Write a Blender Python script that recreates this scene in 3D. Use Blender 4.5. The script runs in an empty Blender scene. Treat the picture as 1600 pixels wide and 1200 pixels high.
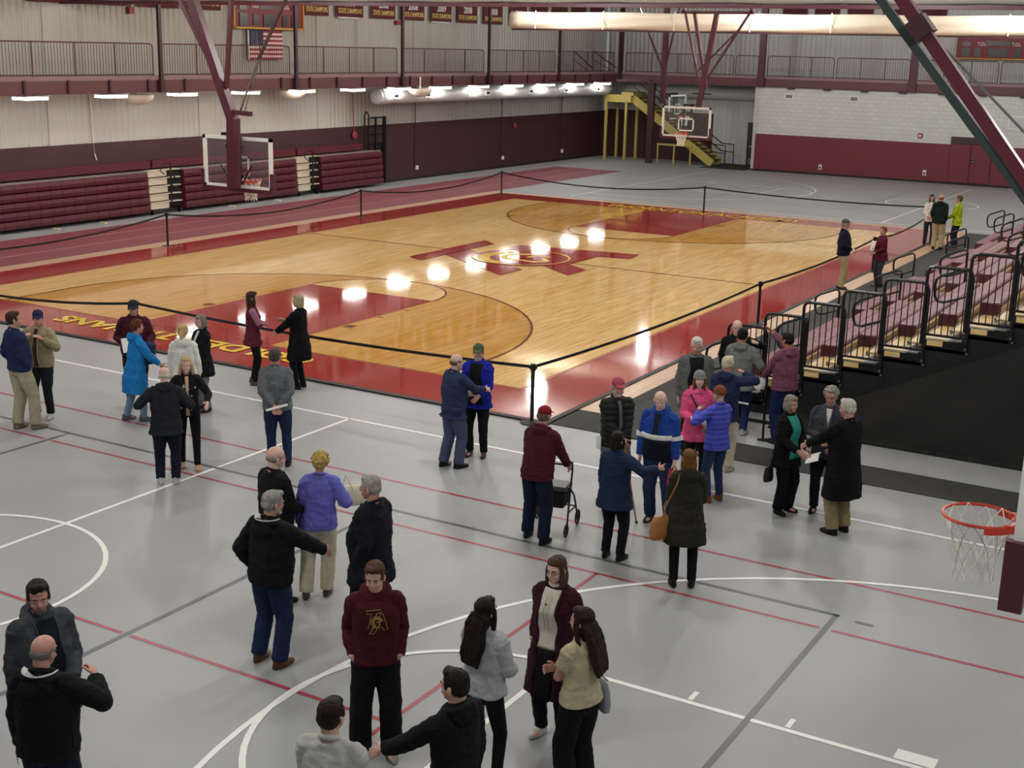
import bpy, math, random
import numpy as np
from mathutils import Vector, Matrix, noise
random.seed(7)
rng = np.random.default_rng(7)
S = bpy.context.scene
COL = S.collection
PI = math.pi

# ------------------------------------------------------------------ camera
cam_d = bpy.data.cameras.new('camera')
cam = bpy.data.objects.new('camera', cam_d)
COL.objects.link(cam)
S.camera = cam
YAW, PITCH, ROLL = -0.5288, -0.2528, 0.0237
fw = Vector((math.sin(YAW)*math.cos(PITCH), math.cos(YAW)*math.cos(PITCH), math.sin(PITCH)))
rt = Vector((math.cos(YAW), -math.sin(YAW), 0))
up = rt.cross(fw)
r2 = rt*math.cos(ROLL) + up*math.sin(ROLL)
u2 = -rt*math.sin(ROLL) + up*math.cos(ROLL)
M = Matrix((r2, u2, -fw)).transposed().to_4x4()
M.translation = Vector((11.1936, -19.4861, 5.9027))
cam.matrix_world = M
cam_d.sensor_width = 36
cam_d.lens = 2042.06/1600*36
cam_d.clip_start = 0.1
cam_d.clip_end = 300

# ------------------------------------------------------------------ world, exposure
w = bpy.data.worlds.new('world')
S.world = w
w.use_nodes = True
w.node_tree.nodes['Background'].inputs[0].default_value = (0.86, 0.93, 1.0, 1)
w.node_tree.nodes['Background'].inputs[1].default_value = 0.3
S.view_settings.view_transform = 'Standard'
S.view_settings.look = 'None'
S.view_settings.gamma = 1
S.view_settings.use_curve_mapping = False
S.view_settings.exposure = -0.3
HIGH_BAY_POWER = 520.0
DECK_LIGHT = 22.0

# ------------------------------------------------------------------ materials
def srgb(h):
    h = h.lstrip('#')
    c = [int(h[i:i+2], 16)/255 for i in (0, 2, 4)]
    return tuple(x/12.92 if x <= 0.04045 else ((x+0.055)/1.055)**2.4 for x in c) + (1,)

def mat(name, col, rough=0.6, metal=0.0, spec=0.5, bump=0.0, bscale=40.0, var=0.0, vscale=3.0, coat=0.0, stretch=None, emit=None, alpha=None, sheen=0.0, distort=0):
    m = bpy.data.materials.new(name)
    m.use_nodes = True
    nt = m.node_tree
    b = nt.nodes['Principled BSDF']
    c = srgb(col) if isinstance(col, str) else col
    b.inputs['Base Color'].default_value = c
    b.inputs['Roughness'].default_value = rough
    b.inputs['Metallic'].default_value = metal
    b.inputs['Specular IOR Level'].default_value = spec
    b.inputs['Coat Weight'].default_value = coat
    b.inputs['Sheen Weight'].default_value = sheen
    if emit:
        b.inputs['Emission Color'].default_value = emit[0]
        b.inputs['Emission Strength'].default_value = emit[1]
    tc = None
    def coords():
        nonlocal tc
        if tc is None:
            t = nt.nodes.new('ShaderNodeTexCoord')
            mp = nt.nodes.new('ShaderNodeMapping')
            if stretch: mp.inputs['Scale'].default_value = stretch
            nt.links.new(t.outputs['Object'], mp.inputs[0])
            tc = mp
        return tc.outputs[0]
    if var > 0:
        n = nt.nodes.new('ShaderNodeTexNoise')
        n.inputs['Scale'].default_value = vscale
        n.inputs['Detail'].default_value = 4
        nt.links.new(coords(), n.inputs['Vector'])
        mr = nt.nodes.new('ShaderNodeMapRange')
        mr.inputs[1].default_value = 0.3; mr.inputs[2].default_value = 0.7
        mr.inputs[3].default_value = 1-var; mr.inputs[4].default_value = 1+var
        nt.links.new(n.outputs['Fac'], mr.inputs[0])
        hs = nt.nodes.new('ShaderNodeHueSaturation')
        hs.inputs['Color'].default_value = c
        nt.links.new(mr.outputs[0], hs.inputs['Value'])
        nt.links.new(hs.outputs[0], b.inputs['Base Color'])
    if bump > 0:
        n2 = nt.nodes.new('ShaderNodeTexNoise')
        n2.inputs['Scale'].default_value = bscale
        n2.inputs['Detail'].default_value = 3
        nt.links.new(coords(), n2.inputs['Vector'])
        bp = nt.nodes.new('ShaderNodeBump')
        bp.inputs['Strength'].default_value = bump
        bp.inputs['Distance'].default_value = 0.02
        nt.links.new(n2.outputs['Fac'], bp.inputs['Height'])
        nt.links.new(bp.outputs[0], b.inputs['Normal'])
    if alpha is not None:
        b.inputs['Alpha'].default_value = alpha
    return m

_cl = {}
def cloth(col, rough=0.85, sheen=0.0, bump=0.25):
    k = (col, rough)
    if k not in _cl:
        _cl[k] = mat('cloth_'+col.lstrip('#'), col, rough, bump=bump, bscale=120, var=0.10, vscale=14, spec=0.16, sheen=sheen)
    return _cl[k]

def wood_floor(name, c1, c2, rough=0.055):
    """narrow maple strips running along world Y, glossy varnish, slight waviness"""
    m = bpy.data.materials.new(name); m.use_nodes = True
    nt = m.node_tree; b = nt.nodes['Principled BSDF']; L = nt.links
    t = nt.nodes.new('ShaderNodeTexCoord')
    mp = nt.nodes.new('ShaderNodeMapping'); mp.inputs['Rotation'].default_value = (0, 0, PI/2)
    L.new(t.outputs['Object'], mp.inputs[0])
    br = nt.nodes.new('ShaderNodeTexBrick')
    br.inputs['Color1'].default_value = srgb(c1); br.inputs['Color2'].default_value = srgb(c2)
    br.inputs['Mortar'].default_value = srgb(c2); br.inputs['Scale'].default_value = 1
    br.inputs['Mortar Size'].default_value = 0.002
    br.inputs['Brick Width'].default_value = 1.1; br.inputs['Row Height'].default_value = 0.075
    br.offset = 0.37; br.squash = 1.0
    L.new(mp.outputs[0], br.inputs['Vector'])
    mp2 = nt.nodes.new('ShaderNodeMapping'); mp2.inputs['Scale'].default_value = (9, 0.7, 1)
    L.new(t.outputs['Object'], mp2.inputs[0])
    n = nt.nodes.new('ShaderNodeTexNoise'); n.inputs['Scale'].default_value = 1.6; n.inputs['Detail'].default_value = 6
    L.new(mp2.outputs[0], n.inputs['Vector'])
    mr = nt.nodes.new('ShaderNodeMapRange'); mr.inputs[1].default_value = .3; mr.inputs[2].default_value = .7
    mr.inputs[3].default_value = .84; mr.inputs[4].default_value = 1.14
    L.new(n.outputs['Fac'], mr.inputs[0])
    hs = nt.nodes.new('ShaderNodeHueSaturation'); L.new(br.outputs['Color'], hs.inputs['Color'])
    L.new(mr.outputs[0], hs.inputs['Value']); L.new(hs.outputs[0], b.inputs['Base Color'])
    b.inputs['Roughness'].default_value = rough; b.inputs['Specular IOR Level'].default_value = 0.5
    wave(nt, t, b)
    return m

def wave(nt, t, b, s=0.02, sc=2.0):
    n2 = nt.nodes.new('ShaderNodeTexNoise'); n2.inputs['Scale'].default_value = sc; n2.inputs['Detail'].default_value = 1
    nt.links.new(t.outputs['Object'], n2.inputs['Vector'])
    bp = nt.nodes.new('ShaderNodeBump'); bp.inputs['Strength'].default_value = s; bp.inputs['Distance'].default_value = 0.02
    nt.links.new(n2.outputs['Fac'], bp.inputs['Height']); nt.links.new(bp.outputs[0], b.inputs['Normal'])

def gloss_paint(name, col, rough=0.06):
    m = bpy.data.materials.new(name); m.use_nodes = True
    nt = m.node_tree; b = nt.nodes['Principled BSDF']
    b.inputs['Base Color'].default_value = srgb(col); b.inputs['Roughness'].default_value = rough
    t = nt.nodes.new('ShaderNodeTexCoord'); wave(nt, t, b)
    return m

def block_wall(name, col):
    m = bpy.data.materials.new(name); m.use_nodes = True
    nt = m.node_tree; b = nt.nodes['Principled BSDF']; L = nt.links
    t = nt.nodes.new('ShaderNodeTexCoord'); mp = nt.nodes.new('ShaderNodeMapping')
    mp.inputs['Rotation'].default_value = (PI/2, 0, 0)
    L.new(t.outputs['Object'], mp.inputs[0])
    br = nt.nodes.new('ShaderNodeTexBrick'); c = srgb(col)
    br.inputs['Color1'].default_value = c; br.inputs['Color2'].default_value = tuple(x*.93 for x in c[:3])+(1,)
    br.inputs['Mortar'].default_value = tuple(x*.78 for x in c[:3])+(1,)
    br.inputs['Scale'].default_value = 1; br.inputs['Mortar Size'].default_value = .012
    br.inputs['Brick Width'].default_value = .4; br.inputs['Row Height'].default_value = .2
    L.new(mp.outputs[0], br.inputs['Vector']); L.new(br.outputs['Color'], b.inputs['Base Color'])
    b.inputs['Roughness'].default_value = .8
    return m

MT = {}
MT['grey_floor'] = mat('grey_floor', '#9b9d9e', 0.42, spec=0.4, var=0.07, vscale=0.5)
MT['line_white'] = mat('line_white', '#f2f2ee', 0.4)
MT['line_red'] = mat('line_red', '#9c3a45', 0.4)
MT['line_dark'] = mat('line_dark', '#55585a', 0.4)
MT['wood'] = wood_floor('maple_floor', '#f2cf8e', '#e5b972')
MT['wood_stain'] = wood_floor('stained_floor', '#dca95a', '#cc9645')
MT['court_red'] = gloss_paint('court_red', '#a23530')
MT['court_edge'] = gloss_paint('court_edge', '#7c2a24')
MT['court_gold'] = gloss_paint('court_gold', '#e0bf2a', .25)
MT['track'] = mat('track_red', '#7d3642', 0.6, var=.04, vscale=2)
MT['track_line'] = mat('track_line', '#c88f78', 0.6)
MT['tan'] = wood_floor('tan_boards', '#c9a888', '#bc9777', .35)
MT['mat_black'] = mat('mat_black', '#2b2c2b', 0.8, var=.1, vscale=6)
MT['black_rubber'] = mat('black_rubber', '#141414', 0.6)
MT['corr'] = mat('corrugated_metal', '#b3aea6', 0.5, var=.03, vscale=.6)
MT['corr_back'] = mat('corrugated_metal_back', '#c3c2bf', 0.5, var=.03, vscale=.6)
MT['maroon_pad'] = mat('maroon_pad', '#3d1c1e', 0.55, var=.04, vscale=1)
MT['red_pad'] = mat('red_pad', '#6e242f', 0.5, var=.03, vscale=1)
MT['steel_maroon'] = mat('steel_maroon', '#4f1c26', 0.4)
MT['steel_maroon_light'] = mat('steel_maroon_light', '#5f3538', 0.45)
MT['steel_dark'] = mat('steel_dark', '#3a1b20', 0.45)
MT['rail'] = mat('rail_paint', '#5a3237', 0.4)
MT['block'] = block_wall('painted_block', '#d0d0ca')
MT['ceil'] = mat('ceiling_white', '#c9c9c4', 0.7)
MT['black'] = mat('black_paint', '#0c0c0d', 0.35)
MT['black_matte'] = mat('black_matte', '#101010', 0.8)
MT['fabric_black'] = mat('fabric_black', '#121212', 0.9, bump=.6, bscale=2.5, var=.12, vscale=2)
MT['seat'] = mat('seat_plastic', '#7d505a', 0.55, bump=.1, bscale=60)
MT['seat_side'] = mat('seat_side', '#4a1c26', 0.4)
MT['bleach_maroon'] = mat('bleach_maroon', '#541b26', 0.4)
MT['ply'] = mat('plywood', '#d8b878', 0.45, var=.12, vscale=5)
MT['grey_deck'] = mat('grey_deck', '#a9adb2', 0.5)
MT['cream'] = mat('cream', '#cfc2ac', 0.6)
MT['white'] = mat('white_paint', '#e4e2dc', 0.45)
MT['frame_grey'] = mat('frame_grey', '#b9bbba', 0.4)
MT['yellow_steel'] = mat('yellow_steel', '#b5a456', 0.5)
MT['duct'] = mat('duct_fabric', '#c4c2be', 0.5)
MT['curtain'] = mat('curtain_vinyl', '#e9dfcc', 0.6, bump=.3, bscale=3)
MT['liner'] = mat('liner_grey', '#a8a8a2', 0.6, bump=.4, bscale=1.5, stretch=(.3, 1, 4))
MT['orange'] = mat('rim_orange', '#c8402a', 0.35)
MT['net'] = mat('net_cord', '#e8e4da', 0.8)
MT['led'] = mat('led_lens', '#ffffff', 0.5, emit=((1, .97, .93, 1), DECK_LIGHT))
MT['green_belt'] = mat('strap_green', '#2a3533', 0.45)
MT['gold_edge'] = mat('gold_edge', '#d19a3a', 0.5)
MT['display_dark'] = mat('display_dark', '#2b1c1e', 0.3)
MT['score_red'] = mat('score_red', '#7d2530', 0.5)
MT['txt_yellow'] = mat('text_yellow', '#e3c878', 0.7)
MT['txt_white'] = mat('text_white', '#e8e4e0', 0.7)
MT['banner'] = mat('banner_felt', '#5e2a31', 0.9)
MT['flag_blue'] = mat('flag_blue', '#2d3350', 0.8)
MT['flag_red'] = mat('flag_red', '#a8383f', 0.8)
MT['flag_white'] = mat('flag_white', '#ead9d3', 0.8)
MT['metal'] = mat('bare_metal', '#9a9a9a', 0.3, metal=.9)
MT['paper'] = mat('paper', '#eceae6', 0.7)
MT['door_brown'] = mat('door_brown', '#3a2426', 0.5)
MT['alarm_red'] = mat('alarm_red', '#94333a', 0.5)
g = mat('board_glass', '#9aa4a4', 0.05, spec=.5, alpha=.08)
MT['glass'] = g

# ------------------------------------------------------------------ mesh helpers
class MB:
    def __init__(s): s.v = []; s.f = []; s.m = []; s.mi = 0
    def add(s, vs, fs):
        o = len(s.v); s.v += [tuple(p) for p in vs]
        for f in fs: s.f.append([i+o for i in f]); s.m.append(s.mi)
        return s
    def box(s, c, d, rz=0, R=None):
        hx, hy, hz = d[0]/2, d[1]/2, d[2]/2
        P = [(x, y, z) for z in (-hz, hz) for x, y in ((-hx, -hy), (hx, -hy), (hx, hy), (-hx, hy))]
        if R is None: R = Matrix.Rotation(rz, 3, 'Z')
        P = [Vector(c)+R@Vector(p) for p in P]
        return s.add(P, [(3, 2, 1, 0), (4, 5, 6, 7), (0, 1, 5, 4), (1, 2, 6, 5), (2, 3, 7, 6), (3, 0, 4, 7)])
    def box2(s, a, b):
        return s.box([(a[i]+b[i])/2 for i in range(3)], [abs(b[i]-a[i]) for i in range(3)])
    def bar(s, a, b, w, h=None, side=(0, 0, 1)):
        """rectangular bar from a to b"""
        a = Vector(a); b = Vector(b); d = (b-a); L = d.length; d.normalize(); h = h or w
        u = Vector(side); u = (u-d*u.dot(d))
        if u.length < 1e-4: u = Vector((1, 0, 0))-d*d.x
        u.normalize(); v = d.cross(u)
        R = Matrix((v, d, u)).transposed()
        return s.box((a+b)/2, (w, L, h), R=R)
    def tube(s, pts, r, n=8, closed=False, caps=True):
        pts = [Vector(p) for p in pts]; N = len(pts)
        rs = r if isinstance(r, (list, tuple)) else [r]*N
        o = len(s.v); prev = None
        for i, p in enumerate(pts):
            if closed: d = pts[(i+1) % N]-pts[i-1]
            else: d = pts[min(i+1, N-1)]-pts[max(i-1, 0)]
            d.normalize()
            if prev is None:
                u = Vector((0, 0, 1)) if abs(d.z) < .9 else Vector((1, 0, 0))
            else: u = prev
            u = (u-d*u.dot(d)).normalized(); v = d.cross(u); prev = u
            for k in range(n):
                a = 2*PI*k/n
                s.v.append(tuple(p+(u*math.cos(a)+v*math.sin(a))*rs[i]))
        for i in range(N if closed else N-1):
            j = (i+1) % N
            for k in range(n):
                k2 = (k+1) % n
                s.f.append([o+i*n+k, o+i*n+k2, o+j*n+k2, o+j*n+k]); s.m.append(s.mi)
        if caps and not closed:
            s.f.append([o+k for k in range(n)][::-1]); s.m.append(s.mi)
            s.f.append([o+(N-1)*n+k for k in range(n)]); s.m.append(s.mi)
        return s
    def ell(s, c, r, R=None, n=12, m=8):
        c = Vector(c); o = []
        for j in range(1, m):
            t = PI*j/m
            for k in range(n):
                a = 2*PI*k/n
                p = Vector((r[0]*math.sin(t)*math.cos(a), r[1]*math.sin(t)*math.sin(a), r[2]*math.cos(t)))
                o.append(c+(R@p if R else p))
        top = len(o); o.append(c+(R@Vector((0, 0, r[2])) if R else Vector((0, 0, r[2]))))
        o.append(c+(R@Vector((0, 0, -r[2])) if R else Vector((0, 0, -r[2]))))
        f = []
        for j in range(m-2):
            for k in range(n):
                k2 = (k+1) % n
                f.append((j*n+k, (j+1)*n+k, (j+1)*n+k2, j*n+k2))
        for k in range(n):
            k2 = (k+1) % n
            f.append((top, k, k2)); f.append((top+1, (m-2)*n+k2, (m-2)*n+k))
        return s.add(o, f)
    def loft(s, rings, caps=True):
        """rings: list of equal length point lists (closed loops)"""
        n = len(rings[0]); o = len(s.v)
        for r in rings: s.v += [tuple(p) for p in r]
        for i in range(len(rings)-1):
            for k in range(n):
                k2 = (k+1) % n
                s.f.append([o+i*n+k, o+i*n+k2, o+(i+1)*n+k2, o+(i+1)*n+k]); s.m.append(s.mi)
        if caps:
            s.f.append([o+k for k in range(n)][::-1]); s.m.append(s.mi)
            s.f.append([o+(len(rings)-1)*n+k for k in range(n)]); s.m.append(s.mi)
        return s
    def prism(s, poly, z0, z1):
        n = len(poly)
        vs = [(x, y, z0) for x, y in poly]+[(x, y, z1) for x, y in poly]
        fs = [list(range(n))[::-1], list(range(n, 2*n))]+[[i, (i+1) % n, n+(i+1) % n, n+i] for i in range(n)]
        return s.add(vs, fs)
    def flat(s, poly, z):
        return s.add([(x, y, z) for x, y in poly], [list(range(len(poly)))])
    def build(s, name, mats, parent=None, loc=(0, 0, 0), rot=None, smooth=False):
        me = bpy.data.meshes.new(name)
        me.from_pydata(s.v, [], s.f)
        if not isinstance(mats, (list, tuple)): mats = [mats]
        for m in mats: me.materials.append(m)
        if len(mats) > 1: me.polygons.foreach_set('material_index', s.m)
        if smooth: me.polygons.foreach_set('use_smooth', [True]*len(me.polygons))
        me.update()
        o = bpy.data.objects.new(name, me); COL.objects.link(o)
        o.location = loc
        if rot: o.rotation_euler = rot
        if parent: o.parent = parent
        return o

def tag(o, label=None, cat=None, group=None, kind=None):
    if label: o['label'] = label
    if cat: o['category'] = cat
    if group: o['group'] = group
    if kind: o['kind'] = kind
    return o
def thing(name, label, cat, loc=(0, 0, 0), rz=0, group=None):
    o = bpy.data.objects.new(name, None); COL.objects.link(o)
    o.empty_display_size = .2; o.location = loc; o.rotation_euler = (0, 0, rz)
    return tag(o, label, cat, group)
def structure(o, label=None):
    return tag(o, label, None, None, 'structure')
def copy_tree(o, parent=None):
    c = o.copy(); COL.objects.link(c)
    if parent: c.parent = parent
    for ch in list(o.children): copy_tree(ch, c)
    return c

def text_mesh(s, width=None, height=None, bold=0.02, depth=.004):
    """a flat lettering mesh in the XY plane, lower left at the origin, fitted to width x height"""
    cu = bpy.data.curves.new('lettering', 'FONT'); cu.body = s; cu.offset = bold; cu.extrude = depth/2
    cu.resolution_u = 3
    o = bpy.data.objects.new('lettering', cu); COL.objects.link(o)
    dg = bpy.context.evaluated_depsgraph_get(); dg.update()
    me = bpy.data.meshes.new_from_object(o.evaluated_get(dg))
    bpy.data.objects.remove(o); bpy.data.curves.remove(cu)
    n = len(me.vertices); co = np.empty(n*3); me.vertices.foreach_get('co', co); co = co.reshape(-1, 3)
    mn = co.min(0); mx = co.max(0)
    sx = width/(mx[0]-mn[0]) if width else 1
    sy = height/(mx[1]-mn[1]) if height else sx
    if not width: sx = sy
    co[:, 0] = (co[:, 0]-mn[0])*sx; co[:, 1] = (co[:, 1]-mn[1])*sy
    me.vertices.foreach_set('co', co.ravel()); me.update()
    return me
def text_obj(name, s, m, parent, loc, rot, width=None, height=None, bold=.02, depth=.004):
    me = text_mesh(s, width, height, bold, depth); me.materials.clear(); me.materials.append(m)
    o = bpy.data.objects.new(name, me); COL.objects.link(o)
    o.location = loc; o.rotation_euler = rot
    if parent: o.parent = parent
    return o

# ================================================================== SETTING
WX = -22.9       # inner face of the left wall
BY = 45.4         # front face of the block wall
RY = 48.4         # far wall behind it
CEIL = 8.7
cx = -7.62        # court centre line (X)
L84 = 25.6

def arc(cx_, cy_, r, a0, a1, n=48):
    return [(cx_+r*math.cos(a0+(a1-a0)*i/n), cy_+r*math.sin(a0+(a1-a0)*i/n)) for i in range(n+1)]
def strip(mb, pts, w, z, closed=False):
    """flat painted line of width w along pts"""
    P = [Vector((p[0], p[1])) for p in pts]; N = len(P)
    Lf = []; Rt = []
    for i in range(N):
        if closed: d = P[(i+1) % N]-P[i-1]
        else: d = P[min(i+1, N-1)]-P[max(i-1, 0)]
        d.normalize(); n_ = Vector((-d.y, d.x))
        Lf.append(P[i]+n_*w/2); Rt.append(P[i]-n_*w/2)
    vs = [(p.x, p.y, z) for p in Lf]+[(p.x, p.y, z) for p in Rt]
    fs = [[i, N+i, N+(i+1) % N, (i+1) % N] for i in range(N if closed else N-1)]
    mb.add(vs, fs)
def rect(mb, x0, y0, x1, y1, z): mb.flat([(x0, y0), (x1, y0), (x1, y1), (x0, y1)], z)

# ---- grey synthetic floor with all its painted lines
f = MB()
f.mi = 0; f.box2((-23.2, -26, -.2), (24, 49.5, 0))
def cross_court(cy, sgn_list=(1, -1)):
    f.mi = 1; z = .003; mx_ = -1.33; hl = 12.8; hw = 7.62
    x0, x1, y0, y1 = mx_-hl, mx_+hl, cy-hw, cy+hw
    lw = .06
    for a, b in (((x0, y0), (x1, y0)), ((x0, y1), (x1, y1)), ((x0, y0-lw/2), (x0, y1+lw/2)), ((x1, y0-lw/2), (x1, y1+lw/2)), ((mx_, y0), (mx_, y1))):
        strip(f, [a, b], lw, z)
    strip(f, arc(mx_, cy, 1.83, 0, 2*PI, 64)[:-1], lw, z+.001, True)
    for s in sgn_list:
        bx = mx_+s*(hl-1.575); ex = mx_+s*hl; fx = mx_+s*(hl-5.79)
        strip(f, [(ex, cy+6.02)]+[(bx-s*6.02*math.sin(t), cy+6.02*math.cos(t)) for t in np.linspace(0, PI, 49)]+[(ex, cy-6.02)], lw, z+.001)
        for q in (1, -1):
            strip(f, [(ex, cy+q*1.83), (fx-s*0, cy+q*1.83)], lw, z)
            for d in (3.45, 4.4):
                rect(f, ex-s*d-.025, cy+q*1.88, ex-s*d+.025, cy+q*2.06, z)
            rect(f, ex-s*2.5, cy+q*1.88, ex-s*2.15, cy+q*2.06, z)
        strip(f, [(fx, cy-1.83), (fx, cy+1.83)], lw, z)
        strip(f, [(fx-s*1.83*math.sin(t), cy+1.83*math.cos(t)) for t in np.linspace(0, PI, 33)], lw, z+.0025)
C1 = -10.86
cross_court(C1); cross_court(35.86)
# tennis lines (red) on the near court
f.mi = 2; z = .0025
for q in (1, -1):
    strip(f, [(-13.3, C1+q*5.485), (10.6, C1+q*5.485)], .05, z)
    y = C1+q*4.115
    for a, b in ((-13.3, -4.4), (-4.26, 7.60), (7.73, 10.6)): strip(f, [(a, y), (b, y)], .05, z)
for x in (-7.82, 4.95): strip(f, [(x, C1-4.115), (x, C1+4.115)], .05, z)
for a, b in ((-7.82, -4.4), (-4.26, 1.6), (1.72, 4.97)): strip(f, [(a, C1), (b, C1)], .05, z)
# volleyball lines (dark)
f.mi = 3; z = .0035
for q in (1, -1):
    strip(f, [(-10.35, C1+q*4.53), (7.69, C1+q*4.53)], .06, z)
for x in (-10.33, -4.33, 1.66, 7.66): strip(f, [(x, C1-4.53), (x, C1+4.53)], .06, z)
rect(f, 7.88, -6.41, 8.08, -6.36, z)
# volleyball lines, far court
for x in (-9.4, -3.4, 2.6): strip(f, [(x, 31.3), (x, 40.3)], .05, z)
for y in (31.3, 40.3): strip(f, [(-9.4, y), (6.6, y)], .03, z)
o = f.build('floor', [MT['grey_floor'], MT['line_white'], MT['line_red'], MT['line_dark']])
structure(o, 'grey synthetic gym floor with white, red and dark court lines')

# ---- running track lanes on the left
t = MB(); t.mi = 0; rect(t, -21.15, -26, -17.42, 39.9, .004)
t.mi = 1
for x in (-18.68, -19.92): strip(t, [(x, -26), (x, 39.9)], .05, .006)
o = t.build('floor', [MT['track'], MT['track_line']]); structure(o, 'dull red three lane running track along the bleachers')

# ---- the hardwood court
c = MB(); z0 = .022
c.mi = 0
c.box2((-16.8, -1.6, 0), (1.38, 27.1, z0))                       # red apron
c.mi = 1; rect(c, -15.24, 0, 0, L84, z0+.003)                     # maple
for b, s in ((0, 1), (L84, -1)):
    c.mi = 2
    by = b+s*1.575
    poly = [(cx+6.02, b)]+[(cx+6.02*math.cos(a), by+s*6.02*math.sin(a)) for a in np.linspace(0, PI, 61)]+[(cx-6.02, b)]
    if s < 0: poly = poly[::-1]
    c.flat(poly, z0+.006)
    c.mi = 1
    fy = b+s*5.79
    circ_ = [(cx+1.83*math.cos(a), fy+s*1.83*math.sin(a)) for a in np.linspace(0, PI, 41)]
    if s < 0: circ_ = circ_[::-1]
    c.flat(circ_, z0+.009)
    c.mi = 0; rect(c, cx-1.83, min(b, fy), cx+1.83, max(b, fy), z0+.009)
    c.mi = 3
    strip(c, poly, .05, z0+.012)
    strip(c, circ_, .05, z0+.012)
    for q in (1, -1):
        rect(c, cx+q*1.9 if q > 0 else cx-2.12, b+s*2.35-.13, cx+2.12 if q > 0 else cx-1.9, b+s*2.35+.13, z0+.012)
        for d in (3.5, 4.5): rect(c, cx+q*1.97-.08, b+s*d-.02, cx+q*1.97+.08, b+s*d+.02, z0+.012)
c.mi = 3
strip(c, [(-15.24, 12.8), (0, 12.8)], .05, z0+.012)
c.mi = 4
strip(c, [(-15.29, -.05), (.05, -.05), (.05, L84+.05), (-15.29, L84+.05)], .025, z0+.006, True)
for y in (-.75, ): strip(c, [(cx-1.83, y+.35), (cx+1.83, y+.35)], .03, z0+.005)
# black vinyl edge
c.mi = 5
c.box2((-16.9, -1.72, 0), (1.5, -1.6, .03)); c.box2((1.38, -1.6, 0), (1.48, 27.1, .03))
# tan edging strips
c.mi = 6
c.box2((-17.42, -1.6, 0), (-16.8, 27.6, .012)); c.box2((-16.8, 27.1, 0), (1.48, 27.6, .012))
court = c.build('floor', [MT['court_red'], MT['wood'], MT['wood_stain'], MT['court_edge'], mat('edge_line', '#d6945c', .3), MT['black_rubber'], MT['tan']])
structure(court, 'polished maple basketball court with red border')

# TA monogram at centre court with a gold helmet badge
lg = MB(); zz = z0+.014
# T
lg.flat([(-10.07, 10.9), (-9.45, 10.6), (-9.45, 14.55), (-10.07, 15.05)][::1], zz)
lg.flat([(-9.5, 11.9), (-6.38, 9.85), (-6.38, 11.0), (-9.5, 13.2)], zz)
# A
lg.flat([(-8.7, 13.75), (-4.95, 10.95), (-4.95, 12.0), (-8.7, 14.75)], zz+.002)
lg.flat([(-8.7, 13.85), (-4.85, 14.55), (-4.97, 15.45), (-8.7, 14.85)], zz+.004)
lg.flat([(-6.6, 12.1), (-5.8, 12.5), (-5.8, 14.5), (-6.6, 14.4)], zz+.006)
lo = lg.build('monogram', MT['court_red'], court)
hb = MB(); zz += .012
def R2(pts, cxx=-7.45, cyy=12.75):
    """badge drawn with x to the right (world +Y) and y up (world -X)"""
    return [(cxx-y, cyy+x) for x, y in pts]
hb.mi = 0; hb.flat(R2(arc(0, 0, 1.42, 0, 2*PI, 48)[:-1]), zz-.003)
hb.mi = 1
for r, wd in ((1.40, .05),): strip(hb, R2(arc(0, 0, r, 0, 2*PI, 48)[:-1]), wd, zz+.002, True)
hb.flat(R2(arc(-.15, -.05, 1.2, PI*.98, PI*.22, 24)+arc(-.15, -.05, .86, PI*.22, PI*.98, 24)), zz)      # crest
strip(hb, R2(arc(.05, -.05, .55, PI*1.15, PI*.05, 24)), .2, zz)                                     # bowl
strip(hb, R2([(-.45, -.25), (-.5, -.75), (-.15, -.95), (.2, -.6)]), .16, zz)                         # neck guard and cheek
strip(hb, R2([(.55, -.02), (.62, -.4), (.48, -.72)]), .12, zz)                                         # nose guard
strip(hb, R2([(.1, -.15), (.45, -.2)]), .09, zz)
for a in np.linspace(PI*.3, PI*.93, 9):
    hb.mi = 0
    strip(hb, R2([(-.15+.9*math.cos(a), -.05+.9*math.sin(a)), (-.15+1.17*math.cos(a), -.05+1.17*math.sin(a))]), .025, zz+.004)
hb.build('helmet_badge', [MT['court_red'], MT['court_gold']], court)
text_obj('lettering', 'GOLDEN TROJANS', MT['court_gold'], court, (-4.25, -.2, z0+.012), (0, 0, PI), 6.87, .72, .03)
text_obj('lettering', 'THORNTON ACADEMY', MT['court_gold'], court, (-11.4, 25.8, z0+.012), (0, 0, 0), 7.8, .8, .008)

# ---- left wall: corrugated metal above a dark maroon pad
def corrugated(name, axis, a0, a1, fixed, z0_, z1_, m, sgn=1, pitch=.26, dep=.035, pil=None):
    """vertical ribbed sheet; axis 'Y' runs along Y at X=fixed, sgn is the side the ribs stand out to"""
    prof = []; p = a0
    while p < a1:
        if pil and any(abs(p-q) < .34 for q in pil):
            q = min(pil, key=lambda k: abs(p-k)); prof += [(q-.3, 0), (q-.28, .055), (q+.28, .055), (q+.3, 0)]; p = q+.36; continue
        prof += [(p, 0), (p+pitch*.28, 0), (p+pitch*.5, dep), (p+pitch*.78, dep)]; p += pitch
    prof.append((a1, 0))
    vs = []
    for zz_ in (z0_, z1_):
        for u, d in prof:
            vs.append((fixed+sgn*d, u, zz_) if axis == 'Y' else (u, fixed+sgn*d, zz_))
    n = len(prof)
    # back plane to give the sheet thickness
    for zz_ in (z0_, z1_):
        for u in (a0, a1): vs.append((fixed-sgn*.08, u, zz_) if axis == 'Y' else (u, fixed-sgn*.08, zz_))
    fs = [(i, i+1, n+i+1, n+i) for i in range(n-1)]
    b = 2*n
    fs += [(b, b+1, b+3, b+2), (0, b, b+2, n), (n-1, b+1, b+3, 2*n-1)]
    mb = MB(); mb.add(vs, fs); return mb.build(name, m)
pil = [9.6+6.72*i for i in range(-5, 6)]
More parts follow.
